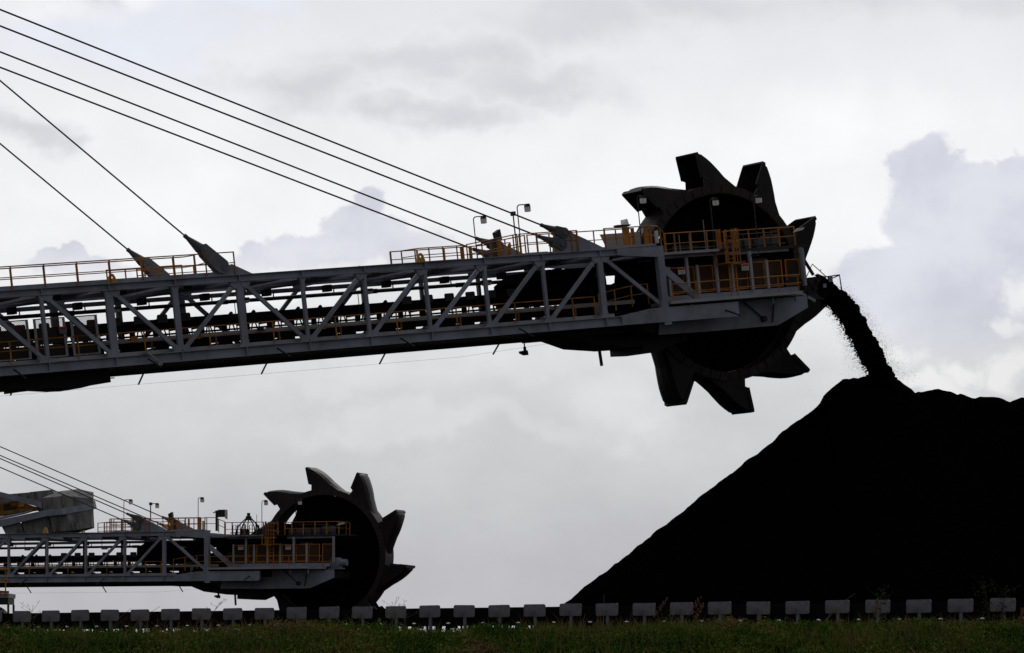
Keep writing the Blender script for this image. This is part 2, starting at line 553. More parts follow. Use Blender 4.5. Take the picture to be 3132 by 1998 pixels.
def build_machine():
    root = empty("bucket_wheel_reclaimer")
    near = truss(root, 0.0, -1)
    far = truss(root, W, 1)

    # ---------------- floor, cross beams, top bracing
    MB().box(S_LEFT, 3.2, 0.19, W - 0.19, -0.03, 0.03).build("floor_plate", "steel_dark", root)
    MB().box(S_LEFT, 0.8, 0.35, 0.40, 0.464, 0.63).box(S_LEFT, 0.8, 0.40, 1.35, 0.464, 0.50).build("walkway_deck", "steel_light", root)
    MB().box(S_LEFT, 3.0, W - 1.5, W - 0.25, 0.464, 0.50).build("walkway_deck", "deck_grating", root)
    MB().box(S_LEFT, 2.0, W - 0.1, W + 0.12, -0.20, -0.012).build("cable_tray", "steel_dark", root)
    cb = MB().box(-0.09, 0.09, 0.19, W - 0.19, 0.035, 0.40).build("cross_beam", "steel_dark", root, loc=(-12 * P, 0, 0))
    for k in range(-11, 1):
        part_copy(cb, root, (k * P, 0, 0))
    tb = MB().box(-0.1, 0.1, 0.19, W - 0.19, 3.38, 3.66).build("cross_beam", "steel_grey", root, loc=(-12 * P, 0, 0))
    for k in range(-11, 2):
        part_copy(tb, root, (k * P, 0, 0))
    # horizontal bracing between the top chords, and the deck laid on it
    for k in range(-12, 1):
        a, b = k * P + 0.12, (k + 1) * P - 0.12
        ends = ((a, 0.3, b, W - 0.3), (a, W - 0.3, b, 0.3))[k % 2]
        MB().bar((ends[0], ends[1], 3.36), (ends[2], ends[3], 3.36), 0.12, 0.12).build("lateral_brace", "steel_grey", root)
        d = MB().box(a + 0.25, b - 0.15, 1.5, W - 0.95, 3.50, 3.54)
        d.build("roof_panel", "steel_grey", root)
        MB().box(a + 0.8, a + 1.25, 0.9, 1.5, 3.30, 3.48).build("junction_box", "steel_dark", root)
        MB().box(k * P + 0.55, k * P + 0.9, W - 1.3, W - 0.9, 2.99, 3.32).build("junction_box", "steel_dark", root)
    # longitudinal duct and pipe under the top chord
    MB().box(S_LEFT, 1.0, W - 0.75, W - 0.35, 3.13, 3.32).build("cable_duct", "steel_grey", root)
    pp = MB().tube([(S_LEFT, W - 1.0, 2.86), (1.4, W - 1.0, 2.86)], 0.095, 12)
    for x in (-10.2, -18.4, -5.2, -26.4):
        pp.tube([(x, W - 1.0, 2.86), (x + 0.5, W - 1.0, 2.86)], 0.12, 12)
    pipe = pp.build("pipe", "steel_dark", root, smooth=True)
    for k in range(-12, 1):
        MB().box(k * P + 1.12, k * P + 1.17, W - 1.02, W - 0.98, 2.93, 3.14).build("pipe_hanger", "steel_dark", pipe)
        if k % 2 == 0:
            lm = MB().prism([(k * P + 0.62, 2.66), (k * P + 0.62, 2.78), (k * P + 1.1, 2.78), (k * P + 1.18, 2.66)], 1.25, 1.5).build("lamp", "steel_dark", root)
            MB().prism([(k * P + 0.70, 2.52), (k * P + 0.64, 2.658), (k * P + 1.15, 2.658), (k * P + 1.05, 2.52)], 1.26, 1.49).build("lamp_glass", "galvanised", lm)
            MB().tube([(k * P + 0.66, 1.38, 2.78), (k * P + 0.66, 1.38, 3.36)], 0.025, 6).build("lamp_hanger", "steel_dark", lm)
            MB().tube([(k * P + 0.8, 2.2, 1.5), (k * P + 0.8, 2.2, 2.62)], 0.02, 6).build("conduit", "steel_dark", root)

    # ---------------- the belt conveyor inside the boom
    b = MB()
    prof = [(2.45, 2.08), (2.95, 1.72), (3.75, 1.72), (4.25, 2.08), (4.25, 2.13), (2.45, 2.13)]
    vs = [(x, y, z) for x in (S_LEFT, 1.5) for y, z in prof]
    b.add(vs, [(0, 1, 2, 3, 4, 5), (11, 10, 9, 8, 7, 6)] + [(i, i + 6, (i + 1) % 6 + 6, (i + 1) % 6) for i in range(6)])
    b.box(S_LEFT, 1.5, 2.40, 2.46, 1.66, 2.12)
    belt = b.build("belt_conveyor", "belt_rubber", root)
    for y in (2.42, 4.22):
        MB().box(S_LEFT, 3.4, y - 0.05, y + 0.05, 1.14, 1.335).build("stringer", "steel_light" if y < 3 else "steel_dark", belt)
    MB().box(S_LEFT, 3.4, 2.6, 4.0, 0.90, 0.93).build("return_belt", "belt_rubber", belt)
    step = 1.19
    x = 1.0 - 37 * step
    proto = None
    while x < 1.2:
        skip = -24.5 < x < -10.6 and not (-24.3 < x < -21.4)
        # cover plate on the wing roller, or the bare roller end
        if skip:
            MB().tube([(x, 2.30, 2.16), (x, 2.62, 2.02)], 0.09, 10).build("wing_roller", "belt_rubber", belt)
        else:
            w2, r_ = 0.265, 0.05
            o = MB().prism([(-w2, 1.96), (w2, 1.96), (w2, 2.28), (w2 - r_, 2.335), (-w2 + r_, 2.335), (-w2, 2.28)], 2.33, 2.36) if proto is None else None
            if proto is None:
                proto = o.build("idler_cover", "cover_grey", belt, loc=(x, 0, 0))
            else:
                part_copy(proto, belt, (x, 0, 0))
        # idler frame: posts and struts standing on the stringer
        fr = MB()
        for dx in (-0.16, 0.16):
            fr.bar((x + dx, 2.42, 1.336), (x + dx * 0.45, 2.42, 1.66), 0.05, 0.05)
        fr.box(x - 0.52, x - 0.24, 2.40, 2.44, 1.336, 1.66)
        fr.box(x - 0.02, x + 0.02, 4.19, 4.25, 1.336, 1.70)
        fr.tube([(x, 2.42, 1.655), (x, 4.22, 1.655)], 0.04, 6)
        fr.box(x - 0.52, x + 0.36, 2.40, 2.44, 1.60, 1.66)
        fr.build("idler_frame", "belt_rubber", belt)
        x += step
    for k in range(-12, 1):
        MB().box(k * P + 1.05, k * P + 1.27, 2.36, 2.47, 0.50, 1.138).build("stringer_leg", "steel_grey", belt)
        MB().tube([(k * P + 0.3, 2.5, 0.76), (k * P + 0.3, 4.1, 0.76)], 0.11, 10).build("return_roller", "belt_rubber", belt)
        MB().tube([(k * P + 1.95, 2.5, 0.76), (k * P + 1.95, 4.1, 0.76)], 0.11, 10).build("return_roller", "belt_rubber", belt)
        MB().box(k * P + 0.10, k * P + 0.55, 2.30, 2.40, 0.62, 0.90).build("roller_bracket", "belt_rubber", belt)
        MB().box(k * P + 1.75, k * P + 2.2, 2.30, 2.40, 0.62, 0.90).build("roller_bracket", "belt_rubber", belt)
    # skirt below the carrying belt that closes the dark band
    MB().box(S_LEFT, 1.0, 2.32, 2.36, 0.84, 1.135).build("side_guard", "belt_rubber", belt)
    MB().box(S_LEFT, 1.0, 2.34, 2.38, 1.36, 1.45).build("cable_tray", "belt_rubber", belt)
    MB().box(S_LEFT, 1.0, 1.62, 1.82, 0.51, 0.715).build("cable_tray", "belt_rubber", root)
    for k in range(-12, 1):
        MB().box(k * P + 1.4, k * P + 2.5, 1.84, 1.9, 0.51, 0.86).build("tray_guard", "belt_rubber", root)

    # inside hand rails, near and far walkway
    railing(root, [(S_LEFT, 0.22, 0.5), (-0.35, 0.22, 0.5)], step=P, h=1.02, phase=P * 0.5, mids=(0.58,))
    railing(root, [(S_LEFT, W - 1.45, 0.5), (-0.6, W - 1.45, 0.5)], step=P / 2, h=0.56, phase=0.9, mids=(), r=0.022, pr=0.03)
    railing(root, [(0.3, 0.9, 0.66), (2.2, 0.9, 0.92), (3.3, 0.9, 0.98)], step=1.0, h=1.02, mids=(0.55,))

    # ---------------- hand rails on top
    a = railing(root, [(S_LEFT, -0.13, 3.79), (-20.0, -0.13, 3.79)], step=1.61, h=1.03, mids=(0.53,), phase=0.6)
    railing(root, [(S_LEFT, 1.0, 3.79), (-22.1, 1.0, 3.79), (-21.4, 1.6, 3.86), (-20.2, 1.6, 4.06)], step=1.62, h=1.03, mids=(0.53,), phase=1.0, pr=0.05)
    MB().box(S_LEFT, -20.4, -0.05, 1.0, 3.786, 3.96).build("walkway_kerb", "steel_grey", root)
    railing(root, [(-23.6, W, 3.79), (-19.6, W, 3.79)], step=1.0, h=1.02, mids=(0.55,))
    railing(root, [(-22.6, W - 1.2, 3.82), (-18.2, W - 1.2, 3.82)], step=1.0, h=0.85, mids=(0.3, 0.65))
    # far walkway towards the front ropes, the cross walk and the near walkway
    railing(root, [(-8.2, W, 3.79), (-3.4, W, 3.79), (-1.2, W, 3.85)], step=1.55, h=1.0, mids=(0.6, 0.3), pr=0.05)
    railing(root, [(-8.2, W - 1.1, 3.72), (-7.2, W - 1.1, 3.79), (-4.6, W - 1.1, 3.79)], step=0.8, h=1.0, mids=(0.66, 0.33))
    railing(root, [(-4.5, W - 1.2, 3.79), (-4.5, 0.1, 3.79)], step=1.5, h=1.02, mids=(0.52,))
    railing(root, [(-3.4, W - 0.3, 3.79), (-3.4, 1.2, 3.79)], step=1.4, h=1.02, mids=(0.52,))
    railing(root, [(-4.55, -0.12, 3.79), (-3.2, -0.12, 3.79), (-1.2, -0.12, 3.79)], step=1.0, h=1.0, mids=(0.55,), pr=0.05)
    railing(root, [(-3.3, 1.2, 3.79), (-0.2, 1.2, 3.79), (3.0, 1.2, 3.79)], step=1.3, h=1.02, mids=(0.55,))
    railing(root, [(0.35, -0.12, 3.79), (3.12, -0.12, 3.78)], step=1.45, h=1.0, mids=(0.55,), pr=0.05)
    MB().box(-4.7, 3.3, 0.2, 1.25, 3.784, 3.86).build("walkway_deck", "steel_grey", root)
    MB().box(0.6, 3.36, -0.155, 0.18, 3.782, 3.90).build("kick_plate", "steel_light", root)
    MB().box(-4.2, -3.0, -0.14, 0.14, 3.784, 3.87).build("kick_plate", "steel_light", root)
    # yellow columns by the head post, sloping rail down to the drive deck
    MB().box(2.80, 2.98, -0.12, 0.05, 3.90, 4.82).box(2.0, 2.12, -0.1, 0.0, 3.9, 4.7).build("gate_post", "rail_orange", root)
    railing(root, [(3.2, 0.3, 3.79), (3.95, 0.5, 3.79), (4.6, 0.94, 3.48)], step=1.1, h=1.0, mids=(0.55,))
    MB().box(3.28, 3.43, -0.3, -0.17, 3.90, 4.52).build("control_box", "lamp_white", root)

    # lifting lugs on the chords
    lug = [(-0.24, 0.0), (0.24, 0.0), (0.16, 0.28), (0.09, 0.39), (0.0, 0.43), (-0.09, 0.39), (-0.16, 0.28)]
    m = MB()
    n = len(lug)
    hole = [(0.065 * math.cos(a), 0.25 + 0.065 * math.sin(a)) for a in [-math.pi / 2 + 2 * math.pi * i / n for i in range(n)]]
    ordered = [lug[0]] + [None] * (n - 1)
    # outline starts at bottom middle going round; match hole start at its bottom
    out = [(0.0, 0.0)] + lug[1:] + [lug[0]]
    hole = [(0.065 * math.cos(a), 0.25 + 0.065 * math.sin(a)) for a in [-math.pi / 2 + 2 * math.pi * i / len(out) for i in range(len(out))]]
    q = len(out)
    for yv in (-0.05, 0.05):
        m.v += [(x_, yv, z_) for x_, z_ in out] + [(x_, yv, z_) for x_, z_ in hole]
    for i in range(q):
        j = (i + 1) % q
        m.f += [(i, j, q + j, q + i), (2 * q + j, 2 * q + i, 3 * q + i, 3 * q + j), (i, 2 * q + i, 2 * q + j, j), (q + j, 3 * q + j, 3 * q + i, q + i)]
    lg = m.build("lifting_lug", "lug_yellow", root, loc=(-26.24, -0.02, 3.782))
    for x, y, z in ((-10.08, -0.02, 3.782), (-0.22, 0.6, 3.862), (-10.0, W, 3.782), (-2.6, W, 3.782)):
        part_copy(lg, root, (x, y, z))

    # ---------------- anchor plates, sockets, ropes
    for y in (0.0, W):
        MB().prism([(-2.6, 3.784), (-2.52, 4.3), (-2.2, 4.75), (-1.69, 4.80), (-0.12, 4.06), (0.2, 3.90), (0.62, 3.86), (0.62, 3.784)], y - 0.10, y + 0.10).build("anchor_plate", "steel_grey", root)
        rope_and_socket(root, (-1.98, 4.70), 0.407, y, 1.0)
        rope_and_socket(root, (-2.17, 4.16), 0.402, y, 1.03)
        MB().prism([(-20.95, 3.784), (-20.75, 4.0), (-20.15, 4.28), (-19.15, 3.784)], y - 0.10, y + 0.10).build("anchor_plate", "steel_grey", root)
        lk = MB()
        for sy in (-0.2, 0.2):
            lk.prism([(-20.62, 3.86), (-20.93, 3.93), (-21.62, 4.72), (-21.72, 4.98), (-21.62, 5.25), (-21.42, 5.28), (-20.42, 4.42), (-20.32, 4.1)], y + sy - 0.035, y + sy + 0.035)
        lk.box(-21.75, -21.45, y - 0.16, y + 0.16, 4.9, 5.12)
        lk.disc((-21.5, 5.02), 0.1, y - 0.28, y + 0.28, 16).disc((-20.62, 4.12), 0.13, y - 0.28, y + 0.28, 16)
        lk.build("link_plate", "steel_worn", root)
        d = Vector((-1, 0, 0.89)).normalized()
        p0 = Vector((-21.55, y, 5.0))
        MB().tube([p0 + d * 0.15, p0 + d * 0.95], 0.25, 12, 0.09).tube([p0 + d * 0.93, p0 + d * 1.1], 0.1, 12).build("rope_socket", "socket_steel", root)
        MB().tube([p0 + d * 1.0, p0 + d * 34], 0.038, 8).build("stay_rope", "rope_steel", root)

    MB().box(-22.5, -20.3, W - 0.62, W - 0.58, 3.80, 4.06).build("toe_board", "rail_orange", root)
    MB().box(-4.6, -1.4, W - 0.62, W - 0.58, 3.80, 4.02).build("toe_board", "rail_orange", root)
    for x in (-4.4, -3.9, -1.6):
        MB().box(x - 0.07, x + 0.07, W - 0.60, W - 0.5, 3.79, 4.75).build("gate_post", "rail_orange", root)
    for k in range(-12, 0):
        MB().box(k * P + 1.9, k * P + 2.2, 2.18, 2.28, 1.18 - 0.1 * (k % 2), 1.42 - 0.1 * (k % 2)).build("switch_box", "rail_orange" if k % 3 else "machine_brown", root)
        MB().box(k * P + 2.6, k * P + 2.68, 1.55, 1.61, 0.5, 1.1).build("cable_support", "yellow_dirty", root)
    # ---------------- lamps along the boom and beacon
    lamp_post(root, -3.85, 0.9, 3.86, 6.28)
    lamp_post(root, -3.75, 5.3, 3.79, 6.18)
    lamp_post(root, 2.72, 0.2, 3.79, 6.30, 0.3)
    lamp_post(root, 7.62, 1.0, 3.47, 6.04, 0.3)
    l3 = lamp_post(root, 10.36, 1.1, 3.0, 6.04, 0.3)
    MB().bar((10.36, 1.1, 3.05), (10.05, 1.42, 3.05), 0.06, 0.06).build('lamp_bracket', 'steel_dark', l3)
    bc = MB().tube([(-2.7, 3.2, 3.79), (-2.7, 3.2, 6.0)], 0.035, 6).build("beacon_post", "steel_dark", root)
    MB().box(-2.80, -2.60, 3.1, 3.3, 6.0, 6.16).tube([(-2.7, 3.2, 5.95), (-2.7, 3.2, 6.02)], 0.14, 10).build("beacon", "cover_grey", bc)
    # floodlight turned away on its stand
    fs = MB().box(-2.24, -2.02, W - 0.5, W - 0.4, 3.79, 4.98).build("floodlight_stand", "rail_orange", root)
    MB().prism([(-2.32, 4.98), (-2.38, 5.36), (-2.08, 5.52), (-2.02, 5.0)], W - 0.62, W - 0.3).build("floodlight", "steel_dark", fs)

    # ---------------- head part: girder, hull, hopper
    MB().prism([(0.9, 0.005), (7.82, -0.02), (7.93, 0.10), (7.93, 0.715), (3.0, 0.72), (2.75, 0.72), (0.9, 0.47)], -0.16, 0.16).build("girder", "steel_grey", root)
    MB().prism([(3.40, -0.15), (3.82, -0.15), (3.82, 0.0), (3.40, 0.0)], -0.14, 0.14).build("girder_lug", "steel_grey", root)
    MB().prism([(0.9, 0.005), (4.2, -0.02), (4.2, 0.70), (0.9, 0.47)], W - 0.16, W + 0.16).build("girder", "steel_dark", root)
    MB().prism([(8.25, 0.3), (4.2, 0.3), (4.0, -0.56), (7.6, -0.60), (11.36, -0.58), (13.35, 0.20), (13.35, 0.8), (8.25, 0.8)], 1.40, 1.46).build("hopper_plate", "steel_grey", root)
    MB().prism([(2.4, 0.04), (4.0, -0.50), (11.3, -0.52), (13.2, 0.2), (13.2, 0.70), (2.4, 0.70)], 1.62, 4.85).build("hopper", "steel_dark", root)
    MB().prism([(-0.3, 0.0), (1.6, -0.72), (3.5, -0.96), (4.4, -0.97), (4.4, -1.30), (5.4, -1.34), (6.15, -1.04), (7.2, -0.9), (7.2, 0.1), (-0.3, 0.05)], 3.6, W + 0.45).build("hull", "steel_dark", root)
    MB().box(-1.3, 2.4, 2.0, W - 0.3, -0.26, 0.04).build("hull_floor", "steel_dark", root)
    MB().bar((3.22, 5.8, -0.9), (3.27, 5.8, -1.74), 0.12, 0.12).build("hanging_rod", "steel_dark", root)
    cm = MB().tube([(-2.2, 4.2, 0.2), (-2.2, 4.2, -0.72)], 0.035, 6).box(-2.25, -2.15, 4.14, 4.26, -0.72, -0.5).build("camera_bracket", "steel_dark", root)
    MB().prism([(-2.30, -0.68), (-2.52, -0.70), (-2.52, -0.80), (-2.28, -0.92), (-2.06, -0.92), (-2.08, -0.68)], 4.12, 4.28).build("camera_housing", "steel_dark", cm)
    # stay brackets for the pull cord, both sides
    for k in (-12, -10, -8, -6, -4, -2):
        xb = k * P + 0.48 * P
        MB().bar((xb, -0.1, 0.25), (xb, -1.35, -0.25), 0.06, 0.06, (1, 0, 0)).build("pull_cord_bracket", "steel_dark", root)
        xb2 = xb + P * 0.9
        MB().bar((xb2, W + 0.1, 0.25), (xb2, W + 1.35, -0.62), 0.06, 0.06, (1, 0, 0)).build("pull_cord_bracket", "steel_dark", root)
    MB().bar((7.1, -0.1, 0.35), (7.2, -1.2, 0.0), 0.07, 0.07, (1, 0, 0)).build("pull_cord_bracket", "steel_dark", root)
    MB().tube([(-12 * P + 1.38 * P, W + 1.35, -0.62), (-1.2 * P, W + 1.35, -0.62), (1.6, W + 0.4, -0.3)], 0.006, 4).build("pull_cord", "steel_dark", root)
    # struts on the hopper
    MB().bar((9.3, 1.30, 0.75), (10.5, 1.30, -0.25), 0.06, 0.06).bar((11.15, 1.30, 0.5), (10.95, 1.30, -0.42), 0.06, 0.06).disc((10.45, -0.2), 0.16, 1.2, 1.38, 14).build("hopper_strut", "steel_dark", root)

    # ---------------- lower drive walkway
    MB().box(3.76, 11.85, -0.35, 1.5, 0.85, 1.0).box(11.8, 12.7, 0.95, 1.498, 0.852, 0.998).build("walkway_deck", "steel_light", root)
    MB().box(4.6, 12.95, 1.52, 1.58, 1.03, 1.32).build("inner_beam", "steel_grey", root)
    for x in (10.3, 11.75, 5.3):
        MB().bar((x, 0.2, 0.84), (x, 0.2, 0.5), 0.09, 0.09).build("deck_bracket", "steel_grey", root)
    railing(root, [(3.9, -0.3, 1.0), (11.8, -0.3, 1.0), (11.8, 0.98, 1.0), (12.6, 0.98, 1.0)], step=5.0, phase=1.5, h=0.83, mids=(0.5,))
    MB().bar((3.72, 0, 2.62), (5.5, 0, 1.15), 0.34, 0.14).build("diagonal_brace", "steel_grey", root)
    # guard panels in their frames, columns
    guards = ((5.0, 6.0), (6.24, 6.66), (6.9, 7.8), (8.02, 8.8), (9.02, 9.92), (10.16, 10.98), (11.2, 12.1), (12.3, 13.2))
    for x0, x1 in guards:
        g = MB()
        g.box(x0, x1, 1.59, 1.63, 2.70, 2.75).box(x0, x1, 1.59, 1.63, 1.40, 1.46)
        g.box(x0, x0 + 0.06, 1.591, 1.629, 1.46, 2.70).box(x1 - 0.06, x1, 1.591, 1.629, 1.46, 2.70)
        fr = g.build("guard_frame", "rail_orange", root)
        MB().box(x0 + 0.062, x1 - 0.062, 1.605, 1.615, 1.46, 2.70).build("guard_panel", "guard_mesh", fr)
    for x in (6.12, 7.90, 10.04, 13.28):
        MB().box(x - 0.075, x + 0.075, 1.38, 1.54, 1.33, 3.29).build("column", "steel_light", root)
    for x in (5.05, 6.77, 8.91, 11.08):
        MB().box(x - 0.065, x + 0.065, 1.46, 1.585, 1.33, 2.79).build("guard_post", "steel_light", root)
    for x, z in ((5.72, 2.54), (9.62, 2.50)):
        sg = MB().box(x - 0.21, x + 0.21, 1.34, 1.36, z - 0.17, z + 0.17).build("warning_sign", "sign_white", root)
        MB().box(x - 0.19, x + 0.19, 1.330, 1.338, z + 0.03, z + 0.15).build("sign_header", "sign_red", sg)
        for q_ in range(3):
            MB().box(x - 0.16, x + 0.16, 1.332, 1.338, z - 0.13 + 0.05 * q_, z - 0.115 + 0.05 * q_).build("sign_line", "cover_grey", sg)
    # machinery behind the guards
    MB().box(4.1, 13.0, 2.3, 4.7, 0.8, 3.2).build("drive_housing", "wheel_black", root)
    mt = MB().tube([(6.6, 2.05, 1.8), (7.9, 2.05, 1.8)], 0.34, 16).box(6.7, 7.8, 1.7, 2.3, 1.3, 1.6).tube([(7.9, 2.05, 1.8), (8.2, 2.05, 1.8)], 0.12, 12)
    mt.build("drive_motor", "machine_brown", root)
    MB().box(8.4, 9.6, 1.72, 2.25, 1.3, 2.3).tube([(9.0, 1.66, 1.8), (9.0, 1.75, 1.8)], 0.3, 16).build("gearbox", "machine_brown", root)
    MB().box(10.2, 11.6, 1.7, 2.25, 1.3, 2.5).prism([(10.2, 2.5), (11.6, 2.5), (11.3, 2.9), (10.5, 2.9)], 1.75, 2.2).build("lubrication_cabinet", "machine_brown", root)
    MB().box(4.5, 5.6, 1.6, 2.2, 1.3, 2.2).build("motor_cabinet", "machine_brown", root)
    # loading chute and hood between posts
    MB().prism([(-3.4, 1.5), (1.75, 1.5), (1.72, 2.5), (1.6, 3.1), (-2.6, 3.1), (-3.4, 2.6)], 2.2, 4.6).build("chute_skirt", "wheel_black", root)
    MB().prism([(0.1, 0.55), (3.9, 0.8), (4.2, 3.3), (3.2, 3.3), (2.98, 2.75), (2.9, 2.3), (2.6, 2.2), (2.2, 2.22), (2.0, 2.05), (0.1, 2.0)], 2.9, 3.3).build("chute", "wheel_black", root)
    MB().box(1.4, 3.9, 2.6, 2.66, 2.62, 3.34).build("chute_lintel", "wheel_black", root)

    # ---------------- upper deck over the drive
    MB().box(3.76, 9.1, 0.9, 4.4, 3.37, 3.46).box(9.0, 14.2, 2.05, 4.4, 3.372, 3.458).build("upper_deck", "steel_dark", root)
    MB().box(3.78, 7.8, 0.86, 0.896, 3.36, 3.49).build("deck_fascia", "steel_light", root)
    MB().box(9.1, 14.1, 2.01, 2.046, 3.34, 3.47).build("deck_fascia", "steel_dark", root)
    MB().box(4.6, 8.6, 1.36, 1.5, 3.20, 3.365).box(9.2, 13.0, 2.12, 2.24, 3.20, 3.365).build("deck_beam", "steel_grey", root)
    MB().box(4.8, 13.4, 2.26, 2.29, 2.74, 3.30).build("under_deck_shade", "wheel_black", root)  # black sheet added as painted shade below the upper deck
    railing(root, [(4.6, 0.94, 3.48), (7.8, 0.94, 3.48)], step=0.98, h=0.94, mids=(0.45,), phase=0.6, pr=0.045)
    railing(root, [(9.0, 2.08, 3.48), (13.46, 2.08, 3.48)], step=0.95, h=0.94, mids=(0.5,), phase=0.6, pr=0.045)
    railing(root, [(13.46, 2.08, 3.48), (13.46, 4.2, 3.48)], step=1.4, h=0.94, mids=(0.5,))
    for x0, x1, z1 in ((9.75, 10.35, 3.96), (10.5, 11.0, 4.0), (11.15, 11.75, 3.94), (11.9, 12.8, 4.15), (6.4, 7.1, 3.9), (9.15, 9.55, 3.9), (7.3, 7.7, 3.85), (5.2, 5.7, 3.95)):
        MB().box(x0, x1, 2.5, 3.0, 3.47, z1).box(x0 + 0.05, x0 + 0.12, 2.48, 2.497, 3.55, z1 - 0.08).build("equipment_cabinet", "socket_steel" if x0 > 8 else "steel_dark", root)
    for x0, x1, z in ((9.2, 13.0, 3.62), (4.4, 8.6, 3.70), (10.0, 12.6, 4.22)):
        MB().tube([(x0, 2.35, z), (x1, 2.35, z)], 0.035, 6).tube([(x0 + 0.4, 2.35, 3.47), (x0 + 0.4, 2.35, z)], 0.03, 6).tube([(x1 - 0.5, 2.35, 3.47), (x1 - 0.5, 2.35, z)], 0.03, 6).build("pipe_run", "steel_dark", root)
    for x, zt in ((5.6, 4.35), (6.2, 4.30), (7.15, 5.0)):
        MB().tube([(x, 1.1, 3.3), (x, 1.1, zt)], 0.022, 6).build("sampling_rod", "galvanised", root)
    # ladder with safety cage through the deck
    ld = MB()
    lx, ly = 8.45, 0.84
    for x in (lx - 0.21, lx + 0.21):
        ld.box(x - 0.03, x + 0.03, ly - 0.06, ly, 1.05, 4.42)
    for i in range(11):
        ld.box(lx - 0.18, lx + 0.18, ly - 0.05, ly - 0.02, 1.25 + 0.28 * i, 1.28 + 0.28 * i)
    ladder = ld.build("ladder", "rail_orange", root)
    for i in range(4):
        zc = 2.65 + 0.55 * i
        MB().tube([(lx + 0.42 * math.cos(a), ly - 0.04 - 0.52 * math.sin(a), zc) for a in [math.pi * j / 8 for j in range(9)]], 0.03, 5).build("cage_hoop", "rail_orange", ladder)
    for j in range(1, 6):
        a = math.pi * j / 6
        MB().box(lx + 0.42 * math.cos(a) - 0.018, lx + 0.42 * math.cos(a) + 0.018, ly - 0.07 - 0.52 * math.sin(a), ly - 0.04 - 0.52 * math.sin(a), 2.6, 4.4).build("cage_strip", "rail_orange", ladder)
    MB().box(7.85, 9.05, 0.42, 1.35, 2.70, 2.76).box(7.85, 7.91, 0.42, 0.48, 2.76, 3.36).box(7.85, 7.91, 1.29, 1.35, 2.76, 3.36).build("ladder_landing", "rail_orange", root)
    for x in (7.95, 8.95):
        MB().box(x - 0.06, x + 0.06, 0.9, 1.0, 3.47, 4.46).build("gate_post", "rail_orange", root)
    # ---------------- the bucket wheel, its own axle frame (copies turn it)
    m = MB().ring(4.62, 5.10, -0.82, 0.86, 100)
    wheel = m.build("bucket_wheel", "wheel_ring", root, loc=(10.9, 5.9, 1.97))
    # liner plates on the ring's face
    for i in range(50):
        a0, a1 = 2 * math.pi * (i + 0.06) / 50, 2 * math.pi * (i + 0.94) / 50
        mm = MB()
        q = [(r_ * math.cos(a), r_ * math.sin(a)) for r_, a in ((4.66, a0), (5.07, a0), (5.07, a1), (4.66, a1))]
        mm.prism(q, -0.85 - 0.01 * ((i * 7) % 3), -0.822)
        mm.build("liner_plate", "wheel_ring", wheel)
    bm_ = bucket_mesh()
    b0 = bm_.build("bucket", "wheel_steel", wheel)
    b0.rotation_euler = (0, -R(99.2), 0)
    for k in range(1, 10):
        part_copy(b0, wheel, None, (0, -R(99.2 - 36.25 * k), 0))
    # fixed chute drum in the middle of the wheel: dark, with a gap near the rim
    dr = MB()
    n = 64
    pr_ = []
    for i in range(n):
        a = 360.0 * i / n
        r_ = 4.60
        if 126 < a < 142:
            r_ = 4.25 - 0.02 * (a - 126)
        pr_.append((r_ * math.cos(R(a)), r_ * math.sin(R(a))))
    dr.prism(pr_, 0.1, 0.4)
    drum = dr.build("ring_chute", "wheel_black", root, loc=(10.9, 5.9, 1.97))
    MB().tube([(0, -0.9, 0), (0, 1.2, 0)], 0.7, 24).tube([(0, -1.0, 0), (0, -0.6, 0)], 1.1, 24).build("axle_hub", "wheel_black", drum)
    MB().tube([(10.9, 4.6, 1.97), (10.9, 5.2, 1.97)], 0.6, 20).build("wheel_bearing", "wheel_black", root)
    # light dust covers by the ring, seen past the deck
    MB().prism([(11.9, 4.02), (12.2, 4.22), (12.62, 4.25), (12.5, 4.12)], -0.05, 0.05).build("mirror_plate", "lamp_white", root, loc=(1.4, 2.0, 0.1))
    return root, wheel


front, front_wheel = build_machine()
back = copy_tree(front)
back_wheel = [c for c in back.children if c.name.startswith("bucket_wheel")][0]


def place(root, px, py, Y, yaw, pitch):
    p = ray(px, py, Y)
    root.rotation_euler = Matrix.Rotation(R(yaw), 3, "Z").to_4x4().to_3x3().to_4x4().to_euler()
    root.matrix_world = Matrix.Translation(p) @ Matrix.Rotation(R(yaw), 4, "Z") @ Matrix.Rotation(-R(pitch), 4, "Y")
    return root


place(front, 1853, 1000, 172.0, 31.0, 6.8)
place(back, 502.9, 1778.4, 265.0, -20.0, 0.0)
back_wheel.rotation_euler = (0, -R(2.6), 0)
for c in back.children:
    if c.name.startswith("camera_bracket"):
        c.location = (4.75, 0, -0.3)
tag(front, "large grey reclaimer boom with raised bucket wheel pouring coal onto the stockpile", "reclaimer", "bucket wheel reclaimers in the coal yard")
tag(back, "smaller distant reclaimer boom with its bucket wheel down behind the ground conveyor", "reclaimer", "bucket wheel reclaimers in the coal yard")
bpy.context.view_layer.update()
MF = front.matrix_world.copy()


